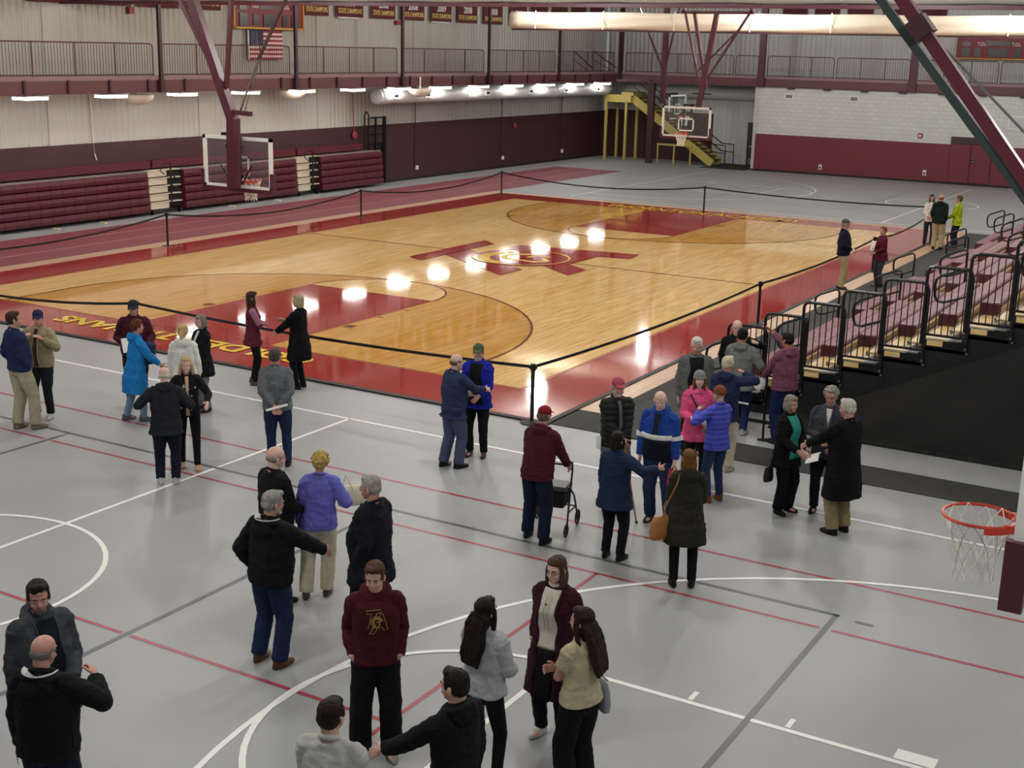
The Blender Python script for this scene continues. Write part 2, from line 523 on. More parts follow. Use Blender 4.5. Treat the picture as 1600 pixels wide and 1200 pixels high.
o = corrugated('wall_left', 'Y', -26, RY, WX, 0, CEIL, MT['corr'], 1, pil=pil)
structure(o, 'beige corrugated metal left wall')
mb = MB(); mb.box2((WX, -26, .08), (WX+.12, RY, 2.5))
structure(mb.build('wall_left', MT['maroon_pad']), 'dark maroon wainscot on left wall')
mb = MB(); mb.box2((WX, 26.4, 0), (WX+.14, RY, .1))
structure(mb.build('baseboard_left', MT['black_rubber']))
for y in (29.5, 37.0, 43.2):
    mb = MB(); mb.box2((WX+.12, y-.03, .5), (WX+.15, y+.03, 2.5)); mb.tube([(WX+.14, y, 2.5), (WX+.14, y, 4.1)], .02)
    cd = mb.build('conduit', MT['steel_dark']); tag(cd, 'thin conduit strip running down the dark maroon wainscot %s' % {29.5: 'nearest the folded bleachers', 37.0: 'in the middle of the bare wall', 43.2: 'closest to the yellow stairs'}[y], 'conduit', 'conduits on the left wall')
    ob = MB(); ob.box2((WX+.12, y+.05, .42), (WX+.2, y+.2, .6))
    tag(ob.build('outlet_box', MT['white']), 'small white outlet box low on the maroon wall, %s' % {29.5: 'nearest the folded bleachers', 37.0: 'middle one of three', 43.2: 'closest to the yellow stairs'}[y], 'outlet', 'outlet boxes on the left wall')

# ---- block wall at the back with red padding and a double door
mb = MB(); mb.box2((-12.8, BY, 0), (24, BY+.3, 4.2)); mb.box2((-12.8, BY, 0), (-12.5, RY, 4.2))
structure(mb.build('wall_back', MT['block']), 'white painted block wall')
mb = MB(); mb.box2((-12.62, BY-.06, .1), (-2.87, BY, 1.87)); mb.box2((-.93, BY-.06, .1), (20, BY, 1.87))
structure(mb.build('wall_back', MT['red_pad']), 'red wall padding along foot of white block wall')
mb = MB(); mb.box2((-12.75, BY-.08, 0), (20, BY, .1))
structure(mb.build('baseboard_back', MT['black_rubber']))
d = MB(); d.box2((-2.87, BY-.05, .1), (-.93, BY, 1.93))
door = d.build('door_1', MT['steel_dark']); structure(door, 'red double door in padded wall')
for x0_, x1_ in ((-2.83, -1.92), (-1.88, -.97)):
    q = MB(); q.box2((x0_, BY-.1, .12), (x1_, BY-.05, 1.9)); q.build('door_leaf', MT['red_pad'], door)
q = MB(); q.box2((-1.85, BY-.14, 1.05), (-1.68, BY-.1, 1.2)); q.mi = 1; q.tube([(-1.8, BY-.17, 1.12), (-1.7, BY-.17, 1.12)], .02)
q.build('door_handle', [MT['black'], MT['metal']], door)
q = MB(); q.box2((-2.87, BY-.09, 1.93), (-.93, BY-.04, 2.24)); q.build('door_header', MT['door_brown'], door)
for x in (-11.0, -7.7):
    v = thing('wall_vent', 'small white framed air vent high on block wall, %s' % ('nearer the corner stairs' if x < -9 else 'above the middle of the red pad'), 'vent', (x, BY, 3.79), 0, 'air vents on the block wall')
    q = MB(); q.box((0, -.02, 0), (.46, .04, .24)); q.build('vent_frame', MT['white'], v)
    q = MB()
    for i in range(4): q.box((0, -.045, -.06+.04*i), (.34, .02, .025))
    q.build('louvre', MT['display_dark'], v)
v = thing('wall_vent', 'large grey air vent high on block wall right of the red door', 'vent', (.1, BY, 3.0))
q = MB(); q.box((0, -.02, 0), (1.0, .04, .6)); q.build('vent_frame', MT['white'], v)
q = MB()
for i in range(9): q.box((0, -.045, -.22+.055*i), (.88, .02, .035))
q.build('louvre', MT['frame_grey'], v)
for x, zz, c_ in ((-9.1, .4, 0), (-3.96, .46, 1)):
    q = MB(); q.box((x, BY-.08, zz), (.16, .05, .26)); q.mi = 1; q.box((x, BY-.11, zz-.03), (.08, .03, .1))
    tag(q.build('outlet_box', [MT['white'], MT['black']]), 'white outlet cover low on the red padding, %s' % ('left of the pair' if not c_ else 'beside the red double door'), 'outlet', 'outlets on red padding')
q = MB(); q.box((-4.34, BY-.04, 2.2), (.2, .08, .22)); q.mi = 1; q.box((-4.34, BY-.09, 2.2), (.1, .02, .1))
tag(q.build('alarm_horn', [MT['alarm_red'], MT['white']]), 'small red fire alarm horn on white block wall', 'alarm')
# wall behind, above and beside the block wall
o = corrugated('wall_far', 'X', -22.7, 24, RY, 0, CEIL, MT['corr_back'], -1, pil=[-19.0+6.7*i for i in range(7)])
structure(o, 'pale corrugated far wall above the walkway and behind the stairs')
mb = MB(); mb.box2((-22.6, RY-.14, 0), (-16.2, RY-.02, 2.6)); structure(mb.build('wall_far', MT['maroon_pad']), 'dark maroon wainscot behind the yellow stairs')
dd = MB(); dd.box2((-14.15, RY-.12, 0), (-13.1, RY-.02, 2.25)); door2 = dd.build('door_2', MT['door_brown']); structure(door2, 'dark exit door in the corner alcove')
q = MB(); q.box2((-14.0, RY-.16, .95), (-13.25, RY-.12, 1.03)); q.build('door_handle', MT['metal'], door2)
q = MB(); q.box2((-14.0, RY-.15, .05), (-13.25, RY-.12, .35)); q.build('kick_plate', MT['metal'], door2)
# ceiling
mb = MB(); mb.box2((-22.8, -26, CEIL), (24, RY+.2, CEIL+.2)); structure(mb.build('ceiling', MT['ceil']))

# ================================================================== RAISED WALKWAY
EX = -20.7     # left deck edge
trk = thing('elevated_walkway', 'raised indoor walking track with maroon steel beam along left and back walls', 'walkway', (0, 0, 0))
q = MB(); q.box2((WX+.07, -26, 4.58), (EX, RY-.15, 4.66)); q.box2((EX, BY, 4.58), (24, RY-.15, 4.66)); q.build('deck', MT['liner'], trk)
q = MB(); q.box2((EX-.1, -26, 4.2), (EX, BY, 4.62)); q.box2((EX-.1, BY-.1, 4.22), (24, BY, 4.62))
q.box2((EX-.2, -26, 4.2), (EX+.04, BY, 4.235)); q.box2((EX-.1, BY-.14, 4.22), (24, BY+.1, 4.255))
q.build('edge_beam', MT['steel_maroon_light'], trk)
q = MB(); q.box2((EX, -26, 4.6), (EX+.03, BY, 4.72)); q.box2((EX, BY-.03-.1, 4.6), (24, BY-.1, 4.72)); q.build('toe_plate', mat('toe_plate', '#8a6a6c', .5), trk)
for i in range(38):
    y = -16+1.62*i
    q = MB(); q.box2((EX, y-.04, 4.21), (EX+.06, y+.04, 4.62)); q.build('stiffener', MT['steel_dark'], trk)
for i in range(7):
    q = MB(); q.box((-10.9+1.85*i, BY-.12, 4.19), (.35, .16, .1)); q.build('bracket', MT['steel_dark'], trk)
q = MB()
for i in range(24): q.box2((WX+.1, -20+2.9*i, 4.3), (EX-.1, -19.9+2.9*i, 4.58))
for i in range(12): q.box2((-22+2.9*i, BY+.3, 4.3), (-21.9+2.9*i, RY-.1, 4.58))
q.build('joists', MT['frame_grey'], trk)

hang_y = [5.3, 12.05, 18.78, 25.5, 32.22, 38.85]
words = ['first from the left frame edge', 'left of the near basket mast', 'right of the flag', 'above the end of the folded bleachers', 'beside the divider curtain', 'behind the curtain']
for y in [-1.4]+hang_y:
    q = MB(); q.box((EX+.08, y, 6.45), (.1, .12, 4.5)); q.box((EX+.08, y, 4.4), (.16, .2, .4))
    lab = {5.3: 'slim maroon hanger post on walkway edge, leftmost in view', 12.05: 'slim maroon hanger post on walkway edge left of the near hoop mast', 18.78: 'slim maroon hanger post on walkway edge just right of the flag', 25.5: 'slim maroon hanger post on walkway edge where the silver duct starts below', 32.22: 'slim maroon hanger post on walkway edge under the last full banner', 38.85: 'slim maroon hanger post on walkway edge beneath curtain end'}.get(y, 'slim maroon hanger post on walkway edge outside the left of view')
    if y > 0: tag(q.build('hanger_post', MT['steel_dark']), lab, 'post', 'walkway hanger posts')
q = MB(); q.box((-18.55, BY, 2.2), (.32, .25, 4.4)); tag(q.build('steel_column', MT['steel_dark']), 'dark maroon steel column standing on the floor beside yellow stairs', 'column')
q = MB(); q.box((-20.4, BY-.1, 6.5), (.2, .2, 4.4)); tag(q.build('steel_column', MT['steel_dark']), 'dark steel column above the walkway corner', 'column')
for x, l_ in ((-12.5, 'wide maroon steel column above walkway at left end of block wall'), (-4.93, 'wide maroon steel column above walkway behind the slanting hoop mast'), (2.7, 'maroon steel column above walkway beyond right edge')):
    q = MB(); q.box((x, BY-.12, 6.45), (.3, .2, 4.5)); q.box((x, BY-.12, 4.45), (.4, .24, .5))
    if x < 0: tag(q.build('steel_column', MT['steel_maroon']), l_, 'column')

def rail_panel(L, nposts, name='guard_rail'):
    """a railing panel along +Y from the origin, base z=0"""
    r = .022
    fr = MB(); H = 1.06
    pts = [(0, 0, 0), (0, 0, H-.12), (0, .035, H-.035), (0, .12, H), (0, L-.12, H), (0, L-.035, H-.035), (0, L, H-.12), (0, L, 0)]
    fr.tube(pts, r, 6); fr.tube([(0, 0, .1), (0, L, .1)], r, 6)
    return fr, H
def make_rail(loc, rz, L, div, label, gap_bars=.115):
    t = thing('guard_rail', label, 'railing', loc, rz, 'maroon guard rail panels of the walkway')
    fr, H = rail_panel(L, div); fr.build('rail_frame', MT['rail'], t)
    for i in range(1, div):
        q = MB(); q.tube([(0, L*i/div, 0), (0, L*i/div, H)], .022, 6); q.build('post', MT['rail'], t)
    q = MB(); n = int(L/gap_bars)
    for i in range(1, n): q.box((0, L*i/n, (H+.1)/2), (.012, .012, H-.1))
    q.build('balusters', MT['rail'], t)
    return t
LR = [(-1.2, 5.1, 'off the left edge of view'), (5.5, 11.85, 'leftmost, reaching to the first hanger post'), (12.25, 18.58, 'behind the near hoop mast and flag'), (18.98, 25.3, 'right of the flag'), (25.7, 32.0, 'above the start of the silver duct'), (32.45, 38.65, 'above the middle of the silver duct'), (39.05, 45.2, 'next to the walkway corner')]
for a, b, l_ in LR[1:]:
    make_rail((EX-.06, a, 4.66), 0, b-a, 4, 'maroon guard rail panel on left walkway, '+l_)
BR = [(-20.2, -14.1, 4, 'from the corner to behind the far hoops'), (-13.95, -12.75, 1, 'the short one at block wall end'), (-12.25, -8.85, 3, 'above the first wall vent'), (-8.7, -5.15, 3, 'above the second wall vent'), (-4.75, -1.1, 3, 'behind the slanting mast below the scoreboard'), (-.97, 3.0, 3, 'at the right edge under the scoreboard')]
for a, b, n_, l_ in BR:
    make_rail((a, BY+.05, 4.66), -PI/2, b-a, n_, 'maroon guard rail panel on back walkway, '+l_)
# upper stair rails in the walkway corner
for a, b, l_ in (((-20.9, 41.8, 5.75), (-20.9, 43.9, 4.9), 'near'), ((-20.9, 44.0, 5.75), (-20.6, 46.2, 4.9), 'far')):
    q = MB(); q.tube([(a[0]-.5, a[1], 4.66), (a[0]-.5, a[1], a[2]), (b[0]-.5, b[1], b[2])], .03, 6); q.tube([(a[0]-.5, a[1]-.1, a[2]-.4), (b[0]-.5, b[1], b[2]-.3)], .02, 6)
    tag(q.build('stair_handrail', MT['steel_dark']), 'sloping dark handrail at head of corner stairs, %s one' % l_, 'handrail', 'handrails at the stair head')

# under-deck lights
LY = [4.0+3.1*i for i in range(14)]
for i, y in enumerate(LY):
    t = thing('strip_light', 'white light panel glowing under left walkway, number %d counting from the left' % (i+1), 'light', (-20.95, y, 4.1), 0, 'light panels under the left walkway')
    t['label'] = 'glowing white light panel under left walkway ' + ['left of view edge', 'at the left frame edge', 'above the first cream bowl fixture', 'just left of the hoop mast', 'just right of the hoop mast', 'between mast and second bowl fixture', 'over the second bowl fixture', 'over the duct end cap', 'above first duct vent', 'above second duct vent', 'above third duct vent', 'above fourth duct vent', 'above fifth duct vent', 'last before the corner'][i]
    q = MB(); q.box((0, 0, .06), (.66, .86, .04)); q.build('housing', MT['frame_grey'], t)
    q = MB(); q.box((0, 0, 0), (.60, .8, .08)); q.build('lens', MT['led'], t)
# cream bowl fixtures under the deck
for y, l_ in ((12.1, 'left of hoop mast'), (19.9, 'right of hoop mast'), (26.8, 'in front of the silver duct')):
    t = thing('bowl_fixture', 'cream bowl shaped fixture hanging under the walkway '+l_, 'fixture', (-21.75 if y < 25 else -20.65, y, 3.76), 0, 'cream bowl fixtures under walkway')
    q = MB(); rings = []
    for zz_, rr in ((0, .08), (.02, .2), (.08, .33), (.2, .48), (.3, .52), (.34, .5)):
        rings.append([(rr*math.cos(2*PI*k/20), rr*1.0*math.sin(2*PI*k/20), zz_) for k in range(20)])
    q.loft(rings); q.build('bowl', MT['curtain'], t, smooth=True)
    q = MB(); q.tube([(0, 0, .34), (0, 0, .81)], .04); q.build('stem', MT['white'], t)
    q = MB(); q.ell((.34, .2, .3), (.1, .07, .04)); q.build('port', MT['black'], t)
# silver duct
dct = thing('air_duct', 'large silver fabric air duct hanging below walkway with small square vents', 'duct', (-21.5, 24.9, 3.78))
q = MB(); Ld = 21.2
rings = []
yy = 0
ys = list(np.linspace(0, Ld, 50))
for y in ys:
    rr = .31+.006*math.sin(y*4)
    rings.append([(rr*math.cos(2*PI*k/24), y, rr*math.sin(2*PI*k/24)) for k in range(24)])
q.loft(rings); q.build('duct_body', MT['duct'], dct, smooth=True)
q = MB(); q.loft([[(rr*math.cos(2*PI*k/24), y, rr*math.sin(2*PI*k/24)) for k in range(24)] for y, rr in ((-.14, .05), (-.12, .2), (-.06, .29), (0, .315), (.06, .318))]); q.build('end_cap', MT['frame_grey'], dct, smooth=True)
for y in (.95, 3.3, 8.2, 12.2, 15.8, 19.4):
    q = MB(); q.box((.3, y, .02), (.06, .42, .24)); q.mi = 1; q.box((.335, y, .02), (.02, .24, .1)); q.build('vent', [MT['white'], MT['display_dark']], dct)
for y in (2.2, 6.5, 11, 15, 19):
    q = MB(); q.loft([[(rr*math.cos(2*PI*k/24), y_, rr*math.sin(2*PI*k/24)) for k in range(24)] for y_, rr in ((y-.02, .32), (y-.02, .325), (y+.02, .325), (y+.02, .32))]); q.build('band', MT['frame_grey'], dct, smooth=True)
d2 = MB(); d2.loft([[(x, 47.98+.33*math.cos(2*PI*k/24), 3.72+.33*math.sin(2*PI*k/24)) for k in range(24)] for x in np.linspace(-21.4, -12.85, 12)])
tag(d2.build('air_duct', MT['duct'], smooth=True), 'silver round air duct running across the corner above the stairs', 'duct')

# yellow corner stairs
st = thing('corner_stairs', 'yellow steel stairs with dark treads rising to the walkway corner', 'stairs', (0, 0, 0))
for y in (46.1, 47.3):
    q = MB(); q.bar((-15.2, y, .12), (-20.0, y, 3.35), .06, .42); q.build('stringer', MT['yellow_steel'], st)
q = MB()
for i in range(18):
    tt = (i+.5)/18; q.box((-15.2-4.8*tt, 46.7, .2+3.23*tt), (.3, 1.15, .04))
q.build('treads', MT['door_brown'], st)
q = MB(); q.box2((-21.6, 45.9, 3.1), (-20.0, 47.5, 3.5)); q.box2((-20.6, 45.95, 3.45), (-19.9, 47.45, 3.65)); q.build('landing', MT['yellow_steel'], st)
for x, y in ((-21.5, 46.0), (-20.3, 46.0), (-21.5, 47.4), (-20.3, 47.4)):
    q = MB(); q.box((x, y, 1.55), (.12, .12, 3.1)); q.build('support_post', MT['yellow_steel'], st)
for y in (46.1, 47.3):
    for dz in (.55, .95):
        q = MB(); q.tube([(-14.5, y, .12+dz-.6), (-14.5, y, .15+dz), (-15.2, y, .2+dz), (-20.0, y, 3.42+dz)], .03, 6); q.build('handrail', MT['black'], st)
# low yellow guard under the stairs
q = MB()
q.box2((-18.3, 45.8, .95), (-16.3, 45.88, 1.05))
for x in (-18.25, -17.3, -16.35): q.box((x, 45.84, .5), (.07, .07, 1.0))
tag(q.build('low_guard_rail', MT['yellow_steel']), 'low yellow guard rail on floor under the stairs', 'railing')
q = MB(); q.box2((-15.4, 44.9, 0), (-12.9, 48.2, .012)); tag(q.build('floor_mat', MT['mat_black']), 'black entrance mat at the corner exit door', 'mat')

# ================================================================== OVERHEAD
q = MB(); q.box2((-22.8, 10.0, 6.87), (24, 10.2, 6.955)); tag(q.build('roof_beam', MT['steel_maroon']), 'long maroon roof beam crossing the top of the view', 'beam')
q = MB(); rings = []
for x in np.linspace(-22.4, 24, 60):
    rings.append([(x, 10.12+(.26+.02*math.sin(x*3))*math.cos(a), 7.345+(.39+.015*math.sin(x*2.1))*math.sin(a)) for a in np.linspace(0, 2*PI, 17)[:-1]])
q.loft(rings); tag(q.build('rolled_curtain', MT['liner'], smooth=True), 'grey rolled divider curtain gathered on top of the maroon roof beam', 'curtain')
rc = thing('rolled_curtain', 'cream rolled divider curtain hanging high across the gym beyond the far hoop', 'curtain', (0, 27.6, 0))
q = MB(); rings = []
for x in np.linspace(-16.75, 24, 90):
    w1 = .02*math.sin(x*2.3)+.015*math.sin(x*5.1)
    sec = []
    for a in np.linspace(0, 2*PI, 21)[:-1]:
        ca, sa = math.cos(a), math.sin(a)
        sec.append((x, (.2+w1+.03*math.sin(a*5+x))*ca, 6.92+(.33+.015*math.sin(x*1.3+a*3))*sa))
    rings.append(sec)
q.loft(rings); q.build('curtain_roll', MT['curtain'], rc, smooth=True)
q = MB(); q.box2((-16.7, -.06, 6.54), (24, .06, 6.6)); q.build('bottom_batten', MT['steel_dark'], rc)
for x in np.arange(-15.5, 12, 3.0):
    q = MB(); q.bar((x, -.25, 6.6), (x, -.22, 7.3), .04, .01); q.build('lift_strap', MT['white'], rc)

# high bay lights on the ceiling
for i, (x, y) in enumerate([(x, y) for x in (-14.2, -5.5, 3.2, 12) for y in (-14, -4, 6, 15.5, 26, 36.5)]):
    t = thing('high_bay_light', 'white linear high bay light on the gym ceiling', 'light', (x, y, CEIL-.42), 0, 'high bay lights on the ceiling')
    q = MB(); q.box((0, 0, .05), (.3, 1.25, .08)); q.tube([(0, -.4, .08), (0, -.4, .42)], .01, 5); q.tube([(0, .4, .08), (0, .4, .42)], .01, 5); q.build('housing', MT['white'], t)
    ld = bpy.data.lights.new('high_bay', 'POINT'); ld.shadow_soft_size = .35
    ld.energy = HIGH_BAY_POWER; ld.color = (1, .975, .94)
    lo_ = bpy.data.objects.new('lamp', ld); COL.objects.link(lo_); lo_.parent = t; lo_.location = (0, 0, -.42)

# ================================================================== LEFT WALL ITEMS
KY = lambda y: -19.486+(y+19.486)*1.0226
KZ = lambda z: 5.903+(z-5.903)*1.0226
sb = thing('scoreboard', 'maroon scoreboard with yellow frame above the flag on left wall', 'scoreboard', (-22.66, KY(18.87), KZ(6.3)))
q = MB(); q.box((-.12, 0, .7), (.24, 3.9, 1.4)); q.build('case', MT['score_red'], sb)
q = MB(); q.box((.02, 0, .03), (.06, 3.95, .07)); q.box((.02, -1.95, .7), (.06, .06, 1.4)); q.box((.02, 1.95, .7), (.06, .06, 1.4)); q.build('trim_frame', MT['gold_edge'], sb)
for y, zz_, w_, h_ in ((-1.45, .32, .42, .46), (-.78, .32, .28, .42), (0, .3, .7, .46), (.85, .32, .26, .42), (1.45, .32, .4, .46), (-1.45, .82, .42, .28), (-.05, .85, 1.0, .26), (1.45, .82, .36, .26), (0, 1.25, .9, .2), (1.2, 1.25, .8, .2), (-1.2, 1.25, .8, .2)):
    q = MB(); q.box((.015, y, zz_), (.03, w_, h_)); q.build('display', MT['display_dark'], sb)
for y in (-1.02, .68): text_obj('lettering', 'T.O.L', MT['txt_white'], sb, (.04, y, .75), (PI/2, 0, PI/2), .42, .2, .02)
sb2 = thing('scoreboard', 'dark maroon scoreboard on far wall at the right edge', 'scoreboard', (-1.7, RY-.15, 5.82))
q = MB(); q.box((0, -.1, .7), (3.9, .2, 1.4)); q.build('case', MT['score_red'], sb2)
for x, zz_, w_, h_ in ((-1.5, .3, .4, .4), (-.95, .3, .3, .4), (0, .3, .9, .4), (.9, .3, .3, .4), (1.5, .3, .4, .4), (-1.5, .7, .4, .2), (0, .75, 1.1, .22), (1.5, .7, .4, .2), (-1.35, 1.15, .8, .35), (-.3, 1.2, .25, .3), (.3, 1.2, .25, .3), (1.4, 1.15, .8, .35), (-.6, 1.15, .2, .3), (.7, 1.15, .2, .3)):
    q = MB(); q.box((x, -.215, zz_), (w_, .03, h_)); q.build('display', MT['display_dark'], sb2)
q = MB(); q.box((0, -.21, .02), (3.95, .04, .05)); q.build('trim_frame', MT['gold_edge'], sb2)
for x in (-.98, .6): text_obj('lettering', 'T.O.L', MT['txt_white'], sb2, (x, -.225, .63), (PI/2, 0, 0), .4, .17, .02)

# flag
fl = thing('wall_flag', 'stars and stripes flag hanging under the scoreboard', 'flag', (-22.7, KY(17.77), KZ(5.22)))
q = MB(); W_, H_ = 1.92, 1.05
ny = 24
def fy(u): return .03*math.sin(u*9)+.015*math.sin(u*21)
for i in range(13):
    q.mi = 0 if i % 2 == 0 else 1
    z1_ = H_*(1-i/13); z2_ = H_*(1-(i+1)/13)
    for k in range(ny):
        u0, u1 = W_*k/ny, W_*(k+1)/ny
        if i < 7 and k < 10: continue
        q.add([(fy(u0), u0, z2_), (fy(u1), u1, z2_), (fy(u1), u1, z1_), (fy(u0), u0, z1_)], [(0, 1, 2, 3)])
q.mi = 2
for k in range(10):
    u0, u1 = W_*k/ny, W_*(k+1)/ny; zt = H_*6/13
    q.add([(fy(u0), u0, zt), (fy(u1), u1, zt), (fy(u1), u1, H_), (fy(u0), u0, H_)], [(0, 1, 2, 3)])
q.mi = 1
for r_ in range(9):
    for k in range(6 if r_ % 2 == 0 else 5):
        yc = .07+(0 if r_ % 2 == 0 else .065)+k*.13; zc = H_-.05-r_*.058
        q.add([(.03+fy(yc)+.004, yc-.018, zc-.014), (.03+fy(yc)+.004, yc+.018, zc-.014), (.03+fy(yc)+.004, yc, zc+.02)], [(0, 1, 2)])
q.build('flag_cloth', [MT['flag_red'], MT['flag_white'], MT['flag_blue']], fl)
q = MB(); q.box((0, -.03, H_/2), (.03, .06, H_)); q.build('header_tape', MT['flag_white'], fl)
q = MB(); q.tube([(-.02, -.1, H_+.02), (-.02, W_+.1, H_+.02)], .02); q.build('flag_rod', MT['metal'], fl)

# felt banners
BN = [(8.05, 9.86), (10.31, 12.09), (12.51, 14.38), (14.54, 16.41), (20.95, 22.48), (22.93, 24.67), (25.23, 26.89), (27.3, 29.07), (29.51, 31.24), (31.66, 33.39), (33.89, 35.62), (36.3, 37.9), (38.4, 40.0), (40.5, 42.1), (42.6, 44.2), (44.7, 46.3)]
yrs = ['1998', '2001', '2003', '2004', '2005', '2006', '2008', '2008', '2009', '2008', '2008', '2012', '2014', '2015', '2016', '2018']
where = ['leftmost of the row', 'second from the left end', 'third from the left end', 'just left of the near hoop mast', 'touching the right side of the scoreboard', 'second right of the scoreboard', 'third right of the scoreboard', 'at the hanger post above duct start', 'second right of that post', 'third right of that post', 'last one left of the cream curtain', 'first one partly behind the cream curtain', 'second one behind the curtain top', 'third one behind the curtain top', 'fourth one behind the curtain top', 'fifth one behind the curtain top']
for i, (a, b) in enumerate(BN):
    W_ = (b-a)*1.0226
    t = thing('wall_banner', 'maroon state champion banner high on left wall, '+where[i], 'banner', (-22.75, KY(a), KZ(6.88)), 0, 'champion banners on the left wall')
    q = MB(); n = 10
    for k in range(n):
        u0, u1 = W_*k/n, W_*(k+1)/n; f0, f1 = .02*math.sin(u0*5+i), .02*math.sin(u1*5+i)
        q.add([(f0, u0, 0), (f1, u1, 0), (f1, u1, 1.25), (f0, u0, 1.25), (f0-.01, u0, 0), (f1-.01, u1, 0), (f1-.01, u1, 1.25), (f0-.01, u0, 1.25)], [(0, 1, 2, 3), (5, 4, 7, 6), (1, 0, 4, 5)])
    q.build('cloth', MT['banner'], t)
    text_obj('lettering', 'STATE CHAMPIONS', MT['txt_yellow'], t, (.03, .12, .14), (PI/2, 0, PI/2), W_-.24, .2, .02, .002)
    text_obj('year', yrs[i], MT['txt_white'], t, (.03, W_*.3, .42), (PI/2, 0, PI/2), W_*.4, .3, .02, .002)
    if i in (5, 8):
        q = MB(); q.box((.02, W_*.45, -.03), (.02, W_*.8, .05)); q.build('pale_hem', MT['txt_white'], t)
for i, x in enumerate((-12.6, -10.9, -9.2, -7.4, -5.6)):
    q = MB(); q.box((x+.6, RY-.12, 7.95), (1.3, .03, 1.3))
    tag(q.build('wall_banner', MT['banner']), 'dark maroon banner on far wall above the cream curtain, %s from left' % ['first', 'second', 'third', 'fourth', 'fifth'][i], 'banner', 'banners on the far wall')
q = MB(); q.box((-22.8, 12.95, 6.77), (.14, .22, .22)); q.box((-22.8, 12.95, 7.0), (.05, .04, .4))
tag(q.build('alarm_bell', MT['alarm_red']), 'small red alarm bell between banners on left wall', 'alarm')
q = MB(); q.box((-22.8, 28.2, 6.77), (.14, .3, .18)); tag(q.build('alarm_strobe', MT['alarm_red']), 'red alarm strobe under the banners beside hanger post', 'alarm')
q = MB(); q.ell((WX+.2, 38.2, 2.05), (.06, .14, .14)); tag(q.build('alarm_bell', MT['alarm_red']), 'round red bell on maroon wall below the duct', 'alarm')
q = MB(); q.ell((WX+.2, 25.0, 2.15), (.06, .16, .16)); q.tube([(WX+.15, 25.0, 2.3), (WX+.15, 24.9, 4.1)], .02, 6); tag(q.build('alarm_bell', MT['alarm_red']), 'round red bell behind the black rail end of the folded bleachers', 'alarm')
q = MB(); q.tube([(WX+.1, 11.0, 4.1), (WX+.1, 11.05, 2.2), (WX+.15, 11.1, 1.95)], .022, 6); tag(q.build('wall_cable', MT['cream']), 'thin pale cable hanging down left wall behind the bleachers', 'cable')

# ================================================================== FOLDED BLEACHERS (left wall)
fb = thing('folded_bleachers', 'closed maroon telescopic bleachers folded against the left wall', 'bleachers', (0, 0, 0))
FX = -22.12
secs = [(-18, 12.75), (14.45, 20.55), (22.05, 26.2)]
for a, b in secs:
    for i in range(5):
        q = MB(); zb = .12+.272*i
        n = max(1, round((b-a)/.46))
        vs0 = []
        for k in range(n):
            u0, u1 = a+(b-a)*k/n+.006, a+(b-a)*(k+1)/n-.006
            x = FX-.02*i
            q.loft([[(x-.05, u, zb), (x+.03, u, zb+.01), (x+.05, u, zb+.12), (x+.035, u, zb+.23), (x-.03, u, zb+.25), (x-.3, u, zb+.25), (x-.3, u, zb)] for u in (u0, u1)])
        q.build('seat_row', MT['bleach_maroon'], fb)
q = MB(); q.box2((WX+.14, -18, .2), (FX-.2, 26.2, 1.44)); q.build('inner_frame', MT['black_matte'], fb)
q = MB(); q.box2((WX+.14, -18, 1.46), (FX-.14, 26.2, 1.5)); q.build('top_deck', mat('top_deck_brown', '#857970', .5), fb)
q = MB()
for a, b in ((-18, 13.2), (13.3, 20.9), (21.0, 25.2)): q.box2((WX+.14, a, 1.56), (WX+.42, b, 1.82))
q.build('rear_seat_row', MT['bleach_maroon'], fb)
for y0_, y1_ in ((12.8, 14.4), (20.6, 22.0)):
    q = MB()
    for i in range(5):
        q.box2((FX-.3, y0_+.02, .2+.272*i), (FX-.02-.02*i, y0_+(y1_-y0_)*.55, .4+.272*i))
        q.box2((FX-.3, y0_+.02, .4+.272*i), (FX+.0-.02*i, y1_-.1, .43+.272*i))
    q.build('aisle_steps', MT['cream'], fb)
    q = MB(); ym = (y0_+y1_)/2+.1
    q.tube([(FX+.08, ym, .3), (FX+.08, ym, 1.75)], .03, 6)
    q.tube([(FX+.08, ym, 1.75), (FX+.08, ym-.4, 1.7), (FX+.08, ym-.48, 1.5), (FX+.08, ym-.3, 1.38)], .022, 6)
    q.tube([(FX+.08, ym, 1.4), (FX+.08, ym+.5, 1.0)], .025, 6); q.tube([(FX+.08, ym, 1.0), (FX+.08, ym+.45, .8)], .025, 6)
    q.build('folded_handrail', MT['black'], fb)
    for y in (y0_+.15, y1_-.15):
        q = MB(); q.tube([(FX-.1, y-.03, .08), (FX-.1, y+.03, .08)], .08, 10); q.box((FX-.1, y, .15), (.1, .03, .14)); q.build('caster', MT['black'], fb)
q = MB()
q.tube([(FX-.45, 25.5, 1.2), (FX-.45, 25.5, 2.95), (FX-.45, 25.62, 3.1), (FX-.45, 25.8, 2.95), (FX-.45, 25.8, 1.2)], .035, 6)
for zz_ in (1.75, 2.15, 2.5, 2.85): q.box((FX-.3, 26.15, zz_), (.05, .9, .06))
for y in (25.95, 26.5, 26.62): q.box((FX-.2, y, 1.7), (.07, .07, 2.4))
q.box((FX-.25, 26.2, 1.5), (.06, .5, .5))
q.box((FX-.2, 26.55, .35), (.16, .1, .5))
q.build('stacked_end_rail', MT['black'], fb)
for y in (-2.0, 2.4, 5.0, 8.5, 10.4, 16.5, 19.0, 24.0):
    q = MB(); q.box((FX+.3, y, .03), (.25, .12, .05)); q.build('floor_lock_plate', MT['cream'], fb)

